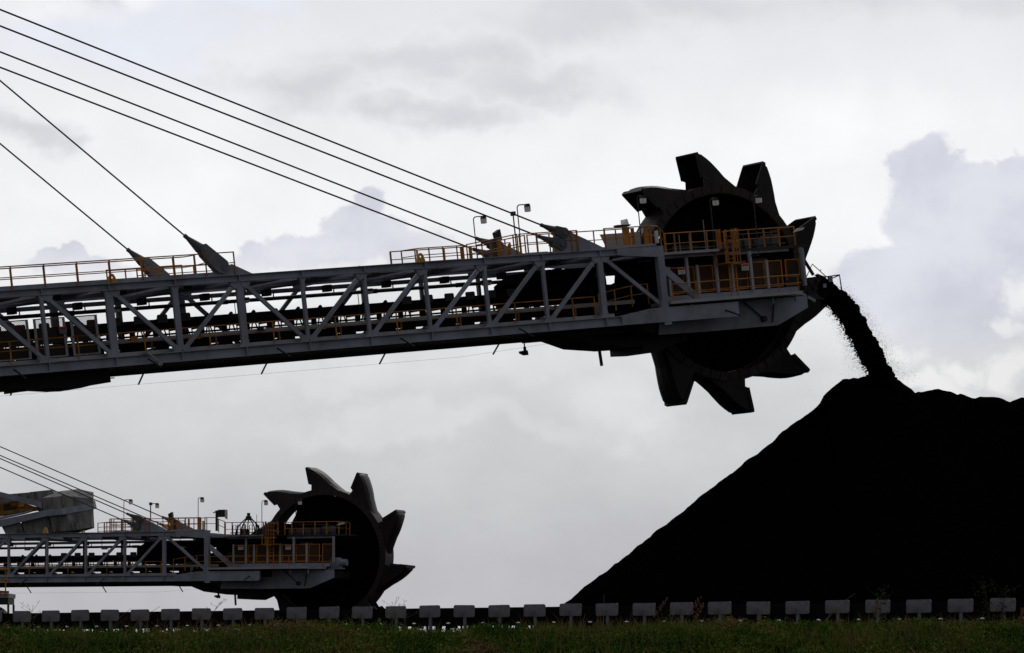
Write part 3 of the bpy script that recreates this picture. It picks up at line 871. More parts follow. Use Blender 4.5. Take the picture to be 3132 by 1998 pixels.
# ---------------- what only the front machine shows: floodlight, discharge head, left-hand guards
fs = MB().box(2.22, 2.42, 0.9, 1.1, 3.86, 4.92).build("floodlight_stand", "rail_orange", front)
MB().prism([(1.85, 4.90), (2.15, 4.86), (2.5, 4.9), (2.62, 4.99), (1.8, 5.0)], 0.8, 1.2).build("floodlight_bracket", "steel_dark", fs)
MB().add([(2.0, 0.75, 5.0), (2.52, 0.85, 5.0), (2.64, 1.15, 5.30), (2.2, 1.05, 5.24), (2.0, 0.80, 5.0), (2.52, 0.90, 5.0), (2.64, 1.20, 5.30), (2.2, 1.10, 5.24)],
         [(0, 1, 2, 3), (7, 6, 5, 4), (0, 4, 5, 1), (1, 5, 6, 2), (2, 6, 7, 3), (3, 7, 4, 0)]).build("floodlight", "galvanised", fs)
MB().prism([(1.5, 4.67), (3.9, 4.68), (3.9, 3.88), (1.85, 3.9)], 2.0, 2.05).build("chute_hood", "steel_light", front)
# discharge conveyor head beyond the drive deck
MB().prism([(12.2, 0.75), (14.5, 0.55), (15.0, 0.9), (15.0, 1.55), (14.2, 1.75), (12.2, 1.7)], 1.55, 1.62).prism([(12.2, 0.75), (14.5, 0.55), (15.0, 0.9), (15.0, 1.55), (14.2, 1.75), (12.2, 1.7)], 3.9, 3.97).build("discharge_frame", "steel_dark", front)
hp = MB().tube([(14.6, 1.5, 1.12), (14.6, 4.0, 1.12)], 0.48, 22)
hp.build("head_pulley", "wheel_black", front)
MB().prism([(11.5, 1.5), (14.5, 1.58), (14.5, 1.66), (11.5, 1.58)], 1.9, 3.6).prism([(11.5, 0.72), (14.5, 0.6), (14.5, 0.66), (11.5, 0.8)], 1.9, 3.6).build("discharge_belt", "belt_rubber", front)
MB().bar((13.1, 1.5, 0.93), (13.9, 1.5, 0.5), 0.16, 0.1).build("strut", "steel_grey", front)
MB().tube([(13.25, 1.5, 3.0), (13.95, 1.5, 1.85)], 0.09, 8).build("impact_arm", "steel_dark", front)
MB().tube([(13.45, 1.45, 1.75), (13.92, 1.45, 2.40), (14.75, 1.45, 1.68)], 0.028, 6).tube([(14.35, 1.45, 1.99), (14.45, 1.45, 2.1)], 0.02, 5).build("guard_rail", "rail_orange", front)
MB().tube([(14.05, 1.5, 1.82), (14.3, 1.5, 1.84), (14.7, 1.5, 1.66)], 0.035, 6).build("guard_rail", "steel_dark", front)
MB().tube([(14.4, 1.5, 1.68), (15.62, 1.5, 1.75), (15.67, 1.5, 0.92)], 0.036, 6).tube([(14.95, 1.5, 1.56), (15.58, 1.5, 1.72)], 0.03, 6).build("guard_rail", "steel_dark", front)
MB().box(14.88, 15.12, 1.44, 1.56, 1.42, 1.74).box(14.5, 14.7, 1.46, 1.5, 1.15, 1.35).build("bearing_block", "steel_grey", front)
for x, z, w in ((13.3, 1.2, 0.22), (13.7, 1.45, 0.3), (13.55, 0.95, 0.2), (14.15, 1.5, 0.22), (13.15, 1.55, 0.2), (13.95, 1.15, 0.24)):
    MB().box(x - w / 2, x + w / 2, 1.38, 1.52, z - w * 0.3, z + w * 0.35).bar((x - w, 1.40, z - w), (x + w * 0.8, 1.40, z + w), 0.04, 0.04).build("scraper_bracket", "machine_brown", front)
MB().box(12.6, 13.5, 1.6, 2.2, 1.7, 2.6).build("drive_cover", "machine_brown", front)
MB().bar((12.95, 0.9, 1.3), (12.95, 0.9, 3.2), 0.14, 0.14).bar((12.9, 0.9, 3.2), (13.3, 1.3, 2.95), 0.1, 0.1).build("column", "steel_grey", front)

# left end of the front boom: conveyor guards with mesh, hanging drip pans, lamp arm
for x0, x1 in ((-36.2, -33.2), (-33.05, -30.1), (-29.85, -28.3), (-28.05, -26.7)):
    g = MB().box(x0, x1, 1.0, 1.04, 2.43, 2.48).box(x0, x1, 1.0, 1.04, 0.70, 0.76)
    g.box(x0, x0 + 0.12, 1.001, 1.039, 0.76, 2.43).box(x1 - 0.12, x1, 1.001, 1.039, 0.76, 2.43)
    fr = g.build("guard_frame", "steel_light", front)
    MB().box(x0 + 0.122, x1 - 0.122, 1.01, 1.02, 1.95, 2.43).build("guard_panel", "guard_mesh", fr)
    MB().box(x0 + 0.122, x1 - 0.122, 1.06, 1.07, 0.76, 1.25).build("guard_sheet", "machine_brown", fr)
    MB().box(x0 + 0.122, x1 - 0.122, 1.05, 1.06, 1.33, 1.98).build("guard_sheet", "machine_brown", fr)
sg = MB().box(-28.66, -28.28, 0.93, 0.95, 1.72, 2.03).build("warning_sign", "plate_grey", front)
MB().box(-28.62, -28.32, 0.922, 0.928, 1.91, 2.0).build("sign_header", "sign_red", sg)
MB().prism([(-40, -0.05), (-40, -0.62), (-30.2, -0.55), (-30.19, -0.66), (-29.4, -0.62), (-29.0, -0.61), (-28.1, -0.72), (-27.4, -0.75), (-26.6, -0.62), (-25.9, -0.60), (-25.9, -0.05)], 2.0, 4.4).build("drip_pan", "steel_dark", front)
MB().box(-25.85, -25.6, 3.0, 3.4, -0.52, -0.05).bar((-25.6, 3.2, -0.36), (-25.15, 3.2, -0.37), 0.05, 0.05).bar((-26.1, 2.9, -0.15), (-25.7, 2.9, -0.45), 0.04, 0.04).build("limit_switch", "steel_dark", front)
lb = MB().tube([(-25.2, 0.1, 0.47), (-25.05, -0.4, 0.5), (-24.9, -0.5, 0.35), (-24.6, -0.6, -0.05)], 0.05, 8).build("lamp_arm", "galvanised", front)
MB().prism([(-24.75, -0.12), (-24.5, -0.12), (-24.45, 0.12), (-24.62, 0.05), (-24.7, 0.1)], -0.72, -0.5).build("lamp_head", "galvanised", lb)

# ---------------- what only the rear machine shows: hose reel, lamp box, motor
bx = MB().box(3.80, 3.95, 0.95, 1.1, 3.8, 5.35).build("floodlight_stand", "steel_dark", back)
MB().prism([(3.95, 4.85), (4.62, 4.85), (4.62, 5.4), (4.05, 5.4)], 0.85, 1.2).prism([(3.62, 5.15), (3.9, 5.28), (3.9, 5.33), (3.62, 5.2)], 0.9, 1.1).build("floodlight", "steel_dark", bx)
MB().add([(4.63, 0.85, 4.75), (4.80, 0.95, 4.65), (4.80, 0.95, 5.38), (4.63, 0.85, 5.4), (4.63, 0.88, 4.75), (4.80, 0.98, 4.65), (4.80, 0.98, 5.38), (4.63, 0.88, 5.4)],
         [(0, 1, 2, 3), (7, 6, 5, 4), (0, 4, 5, 1), (1, 5, 6, 2), (2, 6, 7, 3), (3, 7, 4, 0)]).build("floodlight_glass", "lamp_white", bx)
hs = MB().box(6.55, 6.95, 0.4, 0.6, 4.55, 4.85).box(6.65, 6.85, 0.42, 0.58, 4.85, 5.1).box(6.45, 7.05, 0.42, 0.58, 4.6, 4.68)
hose = hs.build("hose_coupling", "steel_dark", back)
for i, (xa, xb, bulge) in enumerate(((6.5, 5.8, 0.5), (6.6, 6.1, 0.3), (6.75, 6.72, 0.12), (6.85, 7.2, 0.35), (6.95, 7.55, 0.6), (7.0, 7.4, 0.5))):
    pts = []
    for j in range(9):
        k = j / 8
        pts.append((xa + (xb - xa) * k + bulge * 0.5 * math.sin(math.pi * k) * (1 if xb > xa else -1), 0.45 + 0.03 * i, 4.62 - 1.18 * k))
    MB().tube(pts, 0.045, 6).build("hose", "belt_rubber", hose)
for x in (5.55, 5.9, 6.35, 6.9, 7.45, 8.1):
    MB().tube([(x, 0.3, 3.43), (x, 0.3, 4.15), (x + 0.25, 0.3, 4.2), (x + 0.25, 0.3, 3.43)], 0.035, 6).build("pipe_bend", "steel_dark", back)
m = MB().tube([(12.9, 2.1, 1.3), (13.6, 2.1, 1.3)], 0.42, 18).tube([(13.6, 2.1, 1.35), (14.1, 2.1, 1.35)], 0.25, 16).box(12.7, 13.8, 1.8, 2.4, 0.85, 0.95)
for i in range(4):
    m.box(12.98 + 0.17 * i, 13.03 + 0.17 * i, 1.64, 1.7, 0.95, 1.68)
m.build("drive_motor", "steel_grey", back)


# ------------------------------------------------------------------ ground, bank
def ground():
    me = bpy.data.meshes.new("ground")
    me.from_pydata([(-2500, -300, GZ), (2500, -300, GZ), (2500, 4000, GZ), (-2500, 4000, GZ)], [], [(0, 1, 2, 3)])
    me.materials.append(MATS["soil"])
    o = bpy.data.objects.new("ground", me)
    COL.objects.link(o)
    tag(o, "dark bare ground of the coal yard", kind="structure")


ground()
BY = 62.0


def bank_h(x, y):
    """height of the grass bank"""
    t = min(max((y - (BY - 7.5)) / 7.5, 0), 1)
    up = t * t * (3 - 2 * t)
    t2 = min(max((y - BY - 3) / 6, 0), 1)
    up *= 1 - t2 * t2 * (3 - 2 * t2)
    top = 0.55 + 0.005 * x
    n = noise.noise((x * 0.45, y * 0.45, 3.1)) * 0.09 + noise.noise((x * 1.3, y * 1.3, 8.7)) * 0.06
    return GZ - 0.02 + (top - GZ) * up + n * up


def bank():
    xs = np.linspace(-34, 34, 171)
    ys = np.linspace(BY - 8, BY + 10, 61)
    v = [(x, y, bank_h(x, y)) for y in ys for x in xs]
    nx = len(xs)
    f = [(j * nx + i, j * nx + i + 1, (j + 1) * nx + i + 1, (j + 1) * nx + i) for j in range(len(ys) - 1) for i in range(nx - 1)]
    me = bpy.data.meshes.new("grass_bank")
    me.from_pydata(v, [], f)
    me.polygons.foreach_set("use_smooth", [True] * len(f))
    me.materials.append(MATS["soil"])
    o = bpy.data.objects.new("grass_bank", me)
    COL.objects.link(o)
    tag(o, "low earth bank under the grass in front of the ground conveyor", kind="structure")


bank()


def grass():
    """blades and small leaves over the bank, one mesh"""
    V, FA, T = [], [], []
    cnt = 0
    def put(tris, tint):
        nonlocal cnt
        # tris: (n,3,3)
        V.append(tris.reshape(-1, 3))
        T.append(np.repeat(tint, 3))
    def ground_pts(n, y0, y1, xw=11.5):
        x = RNG.uniform(-xw, xw, n)
        y = RNG.uniform(y0, y1, n)
        z = np.array([bank_h(a, b) for a, b in zip(x, y)])
        return np.stack([x, y, z], 1)
    # clumps decide height and colour
    nc = 2600
    cp = ground_pts(nc, BY - 2.9, BY + 1.0, 10.6)
    patch = np.array([noise.noise((p[0] * 0.35, p[1] * 0.5, 0.0)) for p in cp])
    patch2 = np.array([noise.noise((p[0] * 0.9 + 7, p[1] * 0.9, 4.0)) for p in cp])
    hgt = 0.09 + 0.13 * RNG.random(nc) ** 1.5 + 0.22 * np.clip(patch, -0.35, 1) + 0.05 * np.clip((cp[:, 0] - 3) / 6, 0, 1)
    tone = 0.40 + 0.75 * patch2 + 0.35 * patch + 0.16 * RNG.standard_normal(nc)
    # leafy clumps: many small leaf faces in a dome
    nl = 64
    idx = np.repeat(np.arange(nc), nl)
    n = len(idx)
    rad = 0.13 + 0.07 * RNG.random(n)
    ang = RNG.uniform(0, 2 * np.pi, n)
    rr = np.sqrt(RNG.random(n)) * rad * 1.2
    zz = hgt[idx] * (0.15 + 0.95 * np.sqrt(RNG.random(n)) * np.sqrt(np.clip(1 - (rr / (rad * 1.25)) ** 2, 0.05, 1)))
    c = cp[idx] + np.stack([rr * np.cos(ang), rr * np.sin(ang), zz], 1)
    d = RNG.standard_normal((n, 3))
    d[:, 2] = np.abs(d[:, 2]) * 0.8 + 0.2
    d /= np.linalg.norm(d, axis=1)[:, None]
    e = np.cross(d, RNG.standard_normal((n, 3)))
    e /= np.linalg.norm(e, axis=1)[:, None]
    ln = (0.020 + 0.026 * RNG.random(n))[:, None]
    put(np.stack([c - e * ln * 0.42, c + e * ln * 0.42, c + d * ln * 1.5], 1), tone[idx] + 0.10 * RNG.standard_normal(n))
    # grass blades
    nb = 46000
    p = ground_pts(nb, BY - 3.0, BY + 1.4, 10.6)
    pa = np.array([noise.noise((q[0] * 0.55 + 20, q[1] * 0.6, 2.0)) for q in p])
    keep = RNG.random(nb) < np.clip(0.45 + 0.9 * pa, 0.08, 1)
    p, pa = p[keep], pa[keep]
    n = len(p)
    h = 0.12 + 0.20 * RNG.random(n) ** 2 + 0.08 * np.clip(pa, 0, 1)
    lean = RNG.normal(0, 0.35, (n, 2))
    tip = p + np.stack([lean[:, 0] * h, lean[:, 1] * h, h], 1)
    an = RNG.uniform(0, np.pi, n)
    w = (0.005 + 0.006 * RNG.random(n))[:, None]
    s = np.stack([np.cos(an), np.sin(an) * 0.4, np.zeros(n)], 1) * w
    mid = (p + tip) * 0.5 + np.stack([-lean[:, 0] * h * 0.12, np.zeros(n), h * 0.06], 1)
    tint = 0.42 + 0.5 * pa + 0.16 * RNG.standard_normal(n)
    put(np.stack([p - s, p + s, mid + s * 0.8], 1), tint)
    put(np.stack([p - s, mid + s * 0.8, mid - s * 0.8], 1), tint)
    put(np.stack([mid - s * 0.8, mid + s * 0.8, tip], 1), tint)
    # dry straw blades
    nb = 5200
    p = ground_pts(nb, BY - 4.0, BY + 2.0)
    dens = np.array([noise.noise((q[0] * 0.3 + 3, 0.5, 9.0)) for q in p]) + 0.35 * (p[:, 0] > 5)
    p = p[RNG.random(nb) < np.clip(0.25 + dens, 0.06, 1)]
    n = len(p)
    h = 0.22 + 0.26 * RNG.random(n)
    lean = RNG.normal(0, 0.30, (n, 2))
    tip = p + np.stack([lean[:, 0] * h * 1.4, lean[:, 1] * h, h], 1)
    mid = (p + tip) * 0.5 + np.stack([-lean[:, 0] * h * 0.35, np.zeros(n), h * 0.05], 1)
    s = np.stack([np.full(n, 1.0), np.zeros(n), np.zeros(n)], 1) * 0.005
    tint = 0.95 + 0.15 * RNG.standard_normal(n)
    put(np.stack([p - s, p + s, mid + s], 1), tint)
    put(np.stack([p - s, mid + s, mid - s], 1), tint)
    put(np.stack([mid - s, mid + s, tip], 1), tint)
    v = np.concatenate(V).astype(np.float32)
    t = np.concatenate(T).astype(np.float32)
    nt_ = len(v) // 3
    me = bpy.data.meshes.new("grass")
    me.vertices.add(len(v))
    me.vertices.foreach_set("co", v.ravel())
    me.loops.add(len(v))
    me.loops.foreach_set("vertex_index", np.arange(len(v), dtype=np.int32))
    me.polygons.add(nt_)
    me.polygons.foreach_set("loop_start", np.arange(0, len(v), 3, dtype=np.int32))
    me.polygons.foreach_set("loop_total", np.full(nt_, 3, dtype=np.int32))
    at = me.attributes.new("tint", "FLOAT", "POINT")
    at.data.foreach_set("value", t)
    me.update(calc_edges=True)
    me.validate()
    me.materials.append(MATS["grass_leaves"])
    o = bpy.data.objects.new("grass", me)
    COL.objects.link(o)
    tag(o, "rough green grass and low weeds with dry straw patches", "grass", kind="stuff")


grass()


# ---------------- single weeds that stand above the grass
def weed(px, top_py, kind, label, lean=0.0, Y=BY + 0.6, base_py=1915):
    b = ray(px, base_py, Y)
    b.z = bank_h(b.x, Y) - 0.02
    tz = ray(px, top_py, Y).z
    h = tz - b.z
    st = MB()
    rnd = random.Random(int(px))
    def curve(l, n=6, off=0.0):
        return [(off * (i / n) + l * h * (i / n) ** 2, 0.02 * math.sin(i), h * i / n) for i in range(n + 1)]
    name = {"seed": "seed_head_weed", "branch": "branching_weed", "straw": "dry_stalk", "leafy": "leafy_weed"}[kind]
    root = empty(name, b)
    main = curve(lean)
    st.tube(main, {"straw": 0.006, "branch": 0.0055}.get(kind, 0.008), 5, 0.003)
    if kind in ("branch", "leafy"):
        for i in range(9):
            k = 0.35 + 0.6 * rnd.random()
            j = min(int(k * 6), 5)
            p = Vector(main[j]).lerp(Vector(main[j + 1]), k * 6 - j)
            a = rnd.uniform(-1.1, 1.1)
            ln = h * rnd.uniform(0.15, 0.38)
            q = p + Vector((math.sin(a) * ln, rnd.uniform(-0.05, 0.05), math.cos(a) * ln * 0.8))
            st.tube([p, q], 0.004, 4, 0.002)
            st.tube([q, q + Vector((rnd.uniform(-0.05, 0.05), 0, 0.05))], 0.004, 4, 0.002)
            st.tube([q, q + Vector((rnd.uniform(-0.06, 0.06), 0, 0.03))], 0.004, 4, 0.002)
    if kind == "straw":
        for i in range(2):
            l2 = lean + rnd.uniform(-0.3, 0.3)
            st.tube([(x * 0.8, y, z * 0.8) for x, y, z in curve(l2)], 0.006, 4, 0.003)
    st.build("stem", "stalk_straw" if kind in ("straw", "branch") else "weed_green", root)
    sd = MB()
    if kind == "seed":
        for i in range(22):
            k = 0.55 + 0.45 * i / 21
            j = min(int(k * 6), 5)
            p = Vector(main[j]).lerp(Vector(main[j + 1]), k * 6 - j) + Vector((rnd.uniform(-0.03, 0.035), rnd.uniform(-0.02, 0.02), 0))
            sd.bar(p, p + Vector((rnd.uniform(-0.02, 0.03), 0.0, 0.03)), 0.02, 0.02)
        sd.build("seed_head", "seed_red", root)
    if kind == "leafy":
        for i in range(60):
            k = rnd.random()
            j = min(int(k * 6), 5)
            p = Vector(main[j]).lerp(Vector(main[j + 1]), k * 6 - j) + Vector((rnd.gauss(0, 0.07), rnd.gauss(0, 0.05), rnd.gauss(0, 0.02)))
            d = Vector((rnd.uniform(-1, 1), rnd.uniform(-0.5, 0.5), rnd.uniform(-0.2, 0.8))).normalized() * 0.05
            s_ = Vector((-d.z, 0, d.x)) * 0.35
            sd.add([p, p + d * 0.5 + s_, p + d, p + d * 0.5 - s_, p + Vector((0, 0.004, 0)), p + d * 0.5 + s_ + Vector((0, 0.004, 0)), p + d + Vector((0, 0.004, 0)), p + d * 0.5 - s_ + Vector((0, 0.004, 0))],
                   [(0, 1, 2, 3), (7, 6, 5, 4), (0, 4, 5, 1), (1, 5, 6, 2), (2, 6, 7, 3), (3, 7, 4, 0)])
        sd.build("leaves", "weed_green", root)
    tag(root, label, "weed", "weeds standing above the grass")


weed(1198, 1828, "branch", "branching bare weed in front of the gap right of the distant wheel", 0.12)
weed(1240, 1850, "branch", "shorter bare weed just right of the branching one", -0.1)
weed(2098, 1830, "seed", "taller of two adjoining reddish seed heads between conveyor plates under the coal slope", 0.35)
weed(2118, 1848, "seed", "shorter of two adjoining reddish seed heads between conveyor plates under the coal slope", 0.3)
weed(1990, 1832, "seed", "single reddish seed head leaning off a plate's right edge below the coal slope", 0.4)
weed(2510, 1815, "straw", "pale arching straw stalk bending right over a conveyor plate below the coal peak", 0.8)
weed(2690, 1800, "leafy", "narrow leafy weed standing between plates below the coal peak", 0.05)
weed(2670, 1835, "seed", "short red tipped seed grass beside the narrow leafy weed", 0.1)
weed(3030, 1778, "leafy", "tallest leafy weed at the right end of the bank", -0.15)
weed(3062, 1800, "leafy", "second tall leafy weed at the bank's right end", 0.1)
weed(3120, 1862, "seed", "red seed grass at the bank's far right edge", 0.1)
weed(330, 1862, "straw", "leaning straw stalks before a plate under the distant boom", 0.7)
weed(395, 1855, "straw", "crossed straw stalks in front of the fourth plate from the left", 0.9)
weed(620, 1832, "branch", "wispy bare weed rising above the belt under the distant boom's hanging camera", 0.5)
weed(90, 1850, "branch", "tiny twiggy weed above the belt at the left end", 0.1)
weed(1530, 1848, "straw", "fine single straw stalk before a plate left of the pile's toe", 0.05)
weed(1845, 1818, "straw", "thin straight straw stalk against the lower coal slope", 0.02)
weed(2045, 1882, "leafy", "low green tuft in front of a conveyor plate below the coal slope", 0.1, base_py=1920)


# ------------------------------------------------------------------ ground conveyor
def ground_conveyor():
    root = empty("ground_conveyor", (0, 90.0, 0))
    root.rotation_euler = (0, 0, R(-35))
    # local: x along (to the right, coming nearer), y away
    x0, x1 = -40, 34
    TOP, p = 1.63, 1.111
    def zt(x):
        return 0.0
    b = MB()
    prof = [(0.25, 1.44), (0.75, 1.17), (1.35, 1.17), (1.85, 1.44), (1.85, 1.565), (0.25, 1.565)]
    vs = [(x, y, z) for x in (x0, x1) for y, z in prof]
    b.add(vs, [(0, 1, 2, 3, 4, 5), (11, 10, 9, 8, 7, 6)] + [(i, i + 6, (i + 1) % 6 + 6, (i + 1) % 6) for i in range(6)])
    b.build("belt", "belt_rubber", root)
    MB().box(x0, x1, 0.15, 0.22, 1.20, 1.54).box(x0, x1, 1.92, 1.99, 1.20, 1.50).build("stringer", "belt_rubber", root)
    MB().box(x0, x1, 0.4, 1.7, 1.215, 1.235).build("return_belt", "belt_rubber", root)
    MB().box(x0, x1, 0.10, 0.145, 1.085, 1.21).build("cable_ladder", "belt_rubber", root)
    plate = post = rol = fr = hold = None
    k0 = int(x0 / p) + 1
    for k in range(k0, int(x1 / p)):
        x = k * p + 0.70
        if not -21 < x < 17.5:
            continue
        w2, h2, r_ = 0.335, 0.158, 0.05
        if plate is None:
            pr_ = []
            for cx_, cz_, a0 in ((w2 - r_, h2 - r_, 0), (-w2 + r_, h2 - r_, 90), (-w2 + r_, -h2 + r_, 180), (w2 - r_, -h2 + r_, 270)):
                for j in range(4):
                    a = R(a0 + 30 * j)
                    pr_.append((cx_ + r_ * math.cos(a), cz_ + r_ * math.sin(a)))
            plate = MB().prism(pr_, 0.0, 0.02).build("idler_cover", "plate_grey", root, (x, 0.0, TOP - h2))
            post = MB().box(-0.04, 0.04, 0.021, 0.075, 0.0, 0.47).box(-0.2, 0.2, 0.03, 0.09, -0.04, 0.0).box(-0.04, 0.04, 0.021, 0.075, -2.6, -0.04).build("post", "plate_grey", root, (x, 0, 0.86))
            f_ = MB()
            for dx in (-0.26, 0.3):
                f_.bar((dx, 0.18, 0.5), (dx * 0.6, 0.18, 0.0), 0.045, 0.045)
            f_.box(0.40, 0.50, 0.15, 0.25, -2.6, 0.45).box(-0.1, 0.0, 1.9, 2.0, -2.6, 0.5)
            f_.box(-0.2, 0.52, 0.14, 0.26, 0.40, 0.47).box(-0.1, 0.0, 0.2, 1.95, 0.41, 0.46)
            fr = f_.build("frame_leg", "belt_rubber", root, (x, 0, 0.8))
            rol = MB()
            sv, sf_ = [], []
            for iy in range(7):
                for ix in range(12):
                    th_, ph_ = math.pi * iy / 6, 2 * math.pi * ix / 12
                    sv.append((0.075 * math.sin(th_) * math.cos(ph_), 0.12 + 0.05 * math.sin(th_) * math.sin(ph_), 0.04 * math.cos(th_)))
            for iy in range(6):
                for ix in range(12):
                    i2 = (ix + 1) % 12
                    sf_.append((iy * 12 + ix, iy * 12 + i2, iy * 12 + 12 + i2, iy * 12 + 12 + ix))
            rol = rol.add(sv, sf_).build("roller_end", "roller_bright", root, (x + 0.53, 0, 1.155), smooth=True)
            hold = MB().box(-0.09, 0.09, 0.24, 0.34, -0.07, 0.22).build("roller_bracket", "belt_rubber", root, (x + 0.58, 0, 1.1))
        else:
            tilt = 0.012 * math.sin(k * 2.3)
            part_copy(plate, root, (x, 0.0, TOP - h2 + 0.006 * math.sin(k * 1.7)), (0, tilt, 0))
            part_copy(post, root, (x, 0, 0.86))
            part_copy(fr, root, (x, 0, 0.8))
            part_copy(rol, root, (x + 0.53, 0, 1.155))
            part_copy(hold, root, (x + 0.58, 0, 1.1))
    tag(root, "long low ground conveyor with a row of grey rounded plates behind the grass", "conveyor")


ground_conveyor()


# ------------------------------------------------------------------ coal stockpile
PY_ = 184.0


def coal_pile():
    sl = 0.778
    ridge = [(2606, 1163, 0.1), (2628, 1150, 0.15), (2652, 1143, 0.35), (2690, 1140, 0.8), (2714, 1150, 0.4), (2570, 1192, 0.1),
             (2846, 1187, 0.9), (2808, 1192, 0.4), (2882, 1192, 0.5), (2940, 1204, 0.35), (2972, 1215, 0.4), (3016, 1204, 0.6), (3046, 1209, 0.3), (3140, 1209, 0.8), (3240, 1200, 2.0), (3400, 1210, 2), (3560, 1230, 2.0), (3720, 1200, 2), (3880, 1210, 2)]
    pts = []
    for i, (px, py, rd) in enumerate(ridge):
        y = PY_ + 0.35 * math.sin(i * 2.1)
        q = ray(px, py, y)
        pts.append((q.x, y, q.z - GZ, rd))
    xs = np.arange(-2.0, 62.0, 0.2)
    ys = np.arange(PY_ - 24.5, PY_ + 22, 0.3)
    X, Y = np.meshgrid(xs, ys)
    H = np.full(X.shape, -5.0)
    for x, y, h, rd in pts:
        d = np.sqrt((X - x) ** 2 + (Y - y) ** 2 + rd ** 2) - rd
        H = np.maximum(H, h - sl * d)
    N = np.zeros_like(H)
    XS0, XS1 = ray(2497, 1240, PY_).x, ray(2575, 1180, PY_).x      # a slumped shelf below the crest
    for j in range(H.shape[0]):
        for i in range(H.shape[1]):
            a, b = xs[i], ys[j]
            if H[j, i] > -1.5:
                st = min(max((a - XS0) / 0.45, 0), 1)
                en = min(max((a - XS1) / 1.0, 0), 1)
                H[j, i] += 0.40 * st * st * (3 - 2 * st) * (1 - en * en * (3 - 2 * en))
                N[j, i] = -0.08 + 0.15 * noise.noise((a * 0.45, b * 0.45, 1)) + 0.13 * noise.noise((a * 1.5, b * 1.5, 5)) + 0.07 * noise.noise((a * 3.6, b * 3.6, 9))
    Z = GZ + np.maximum(H + N * np.clip(H, 0, 1), -0.6)
    v = np.stack([X, Y, Z], -1).reshape(-1, 3)
    nx = len(xs)
    f = [(j * nx + i, j * nx + i + 1, (j + 1) * nx + i + 1, (j + 1) * nx + i) for j in range(len(ys) - 1) for i in range(nx - 1) if max(H[j, i], H[j + 1, i], H[j, i + 1], H[j + 1, i + 1]) > -0.6]
    me = bpy.data.meshes.new("coal_stockpile")
    me.from_pydata(v.tolist(), [], f)
    import bmesh
    bm = bmesh.new()
    bm.from_mesh(me)
    bmesh.ops.delete(bm, geom=[q for q in bm.verts if not q.link_faces], context="VERTS")
    bm.to_mesh(me)
    bm.free()
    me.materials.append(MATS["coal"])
    o = bpy.data.objects.new("coal_stockpile", me)
    COL.objects.link(o)
    tag(o, "huge black coal stockpile with a lumpy ridge, behind the ground conveyor", "coal pile")


coal_pile()


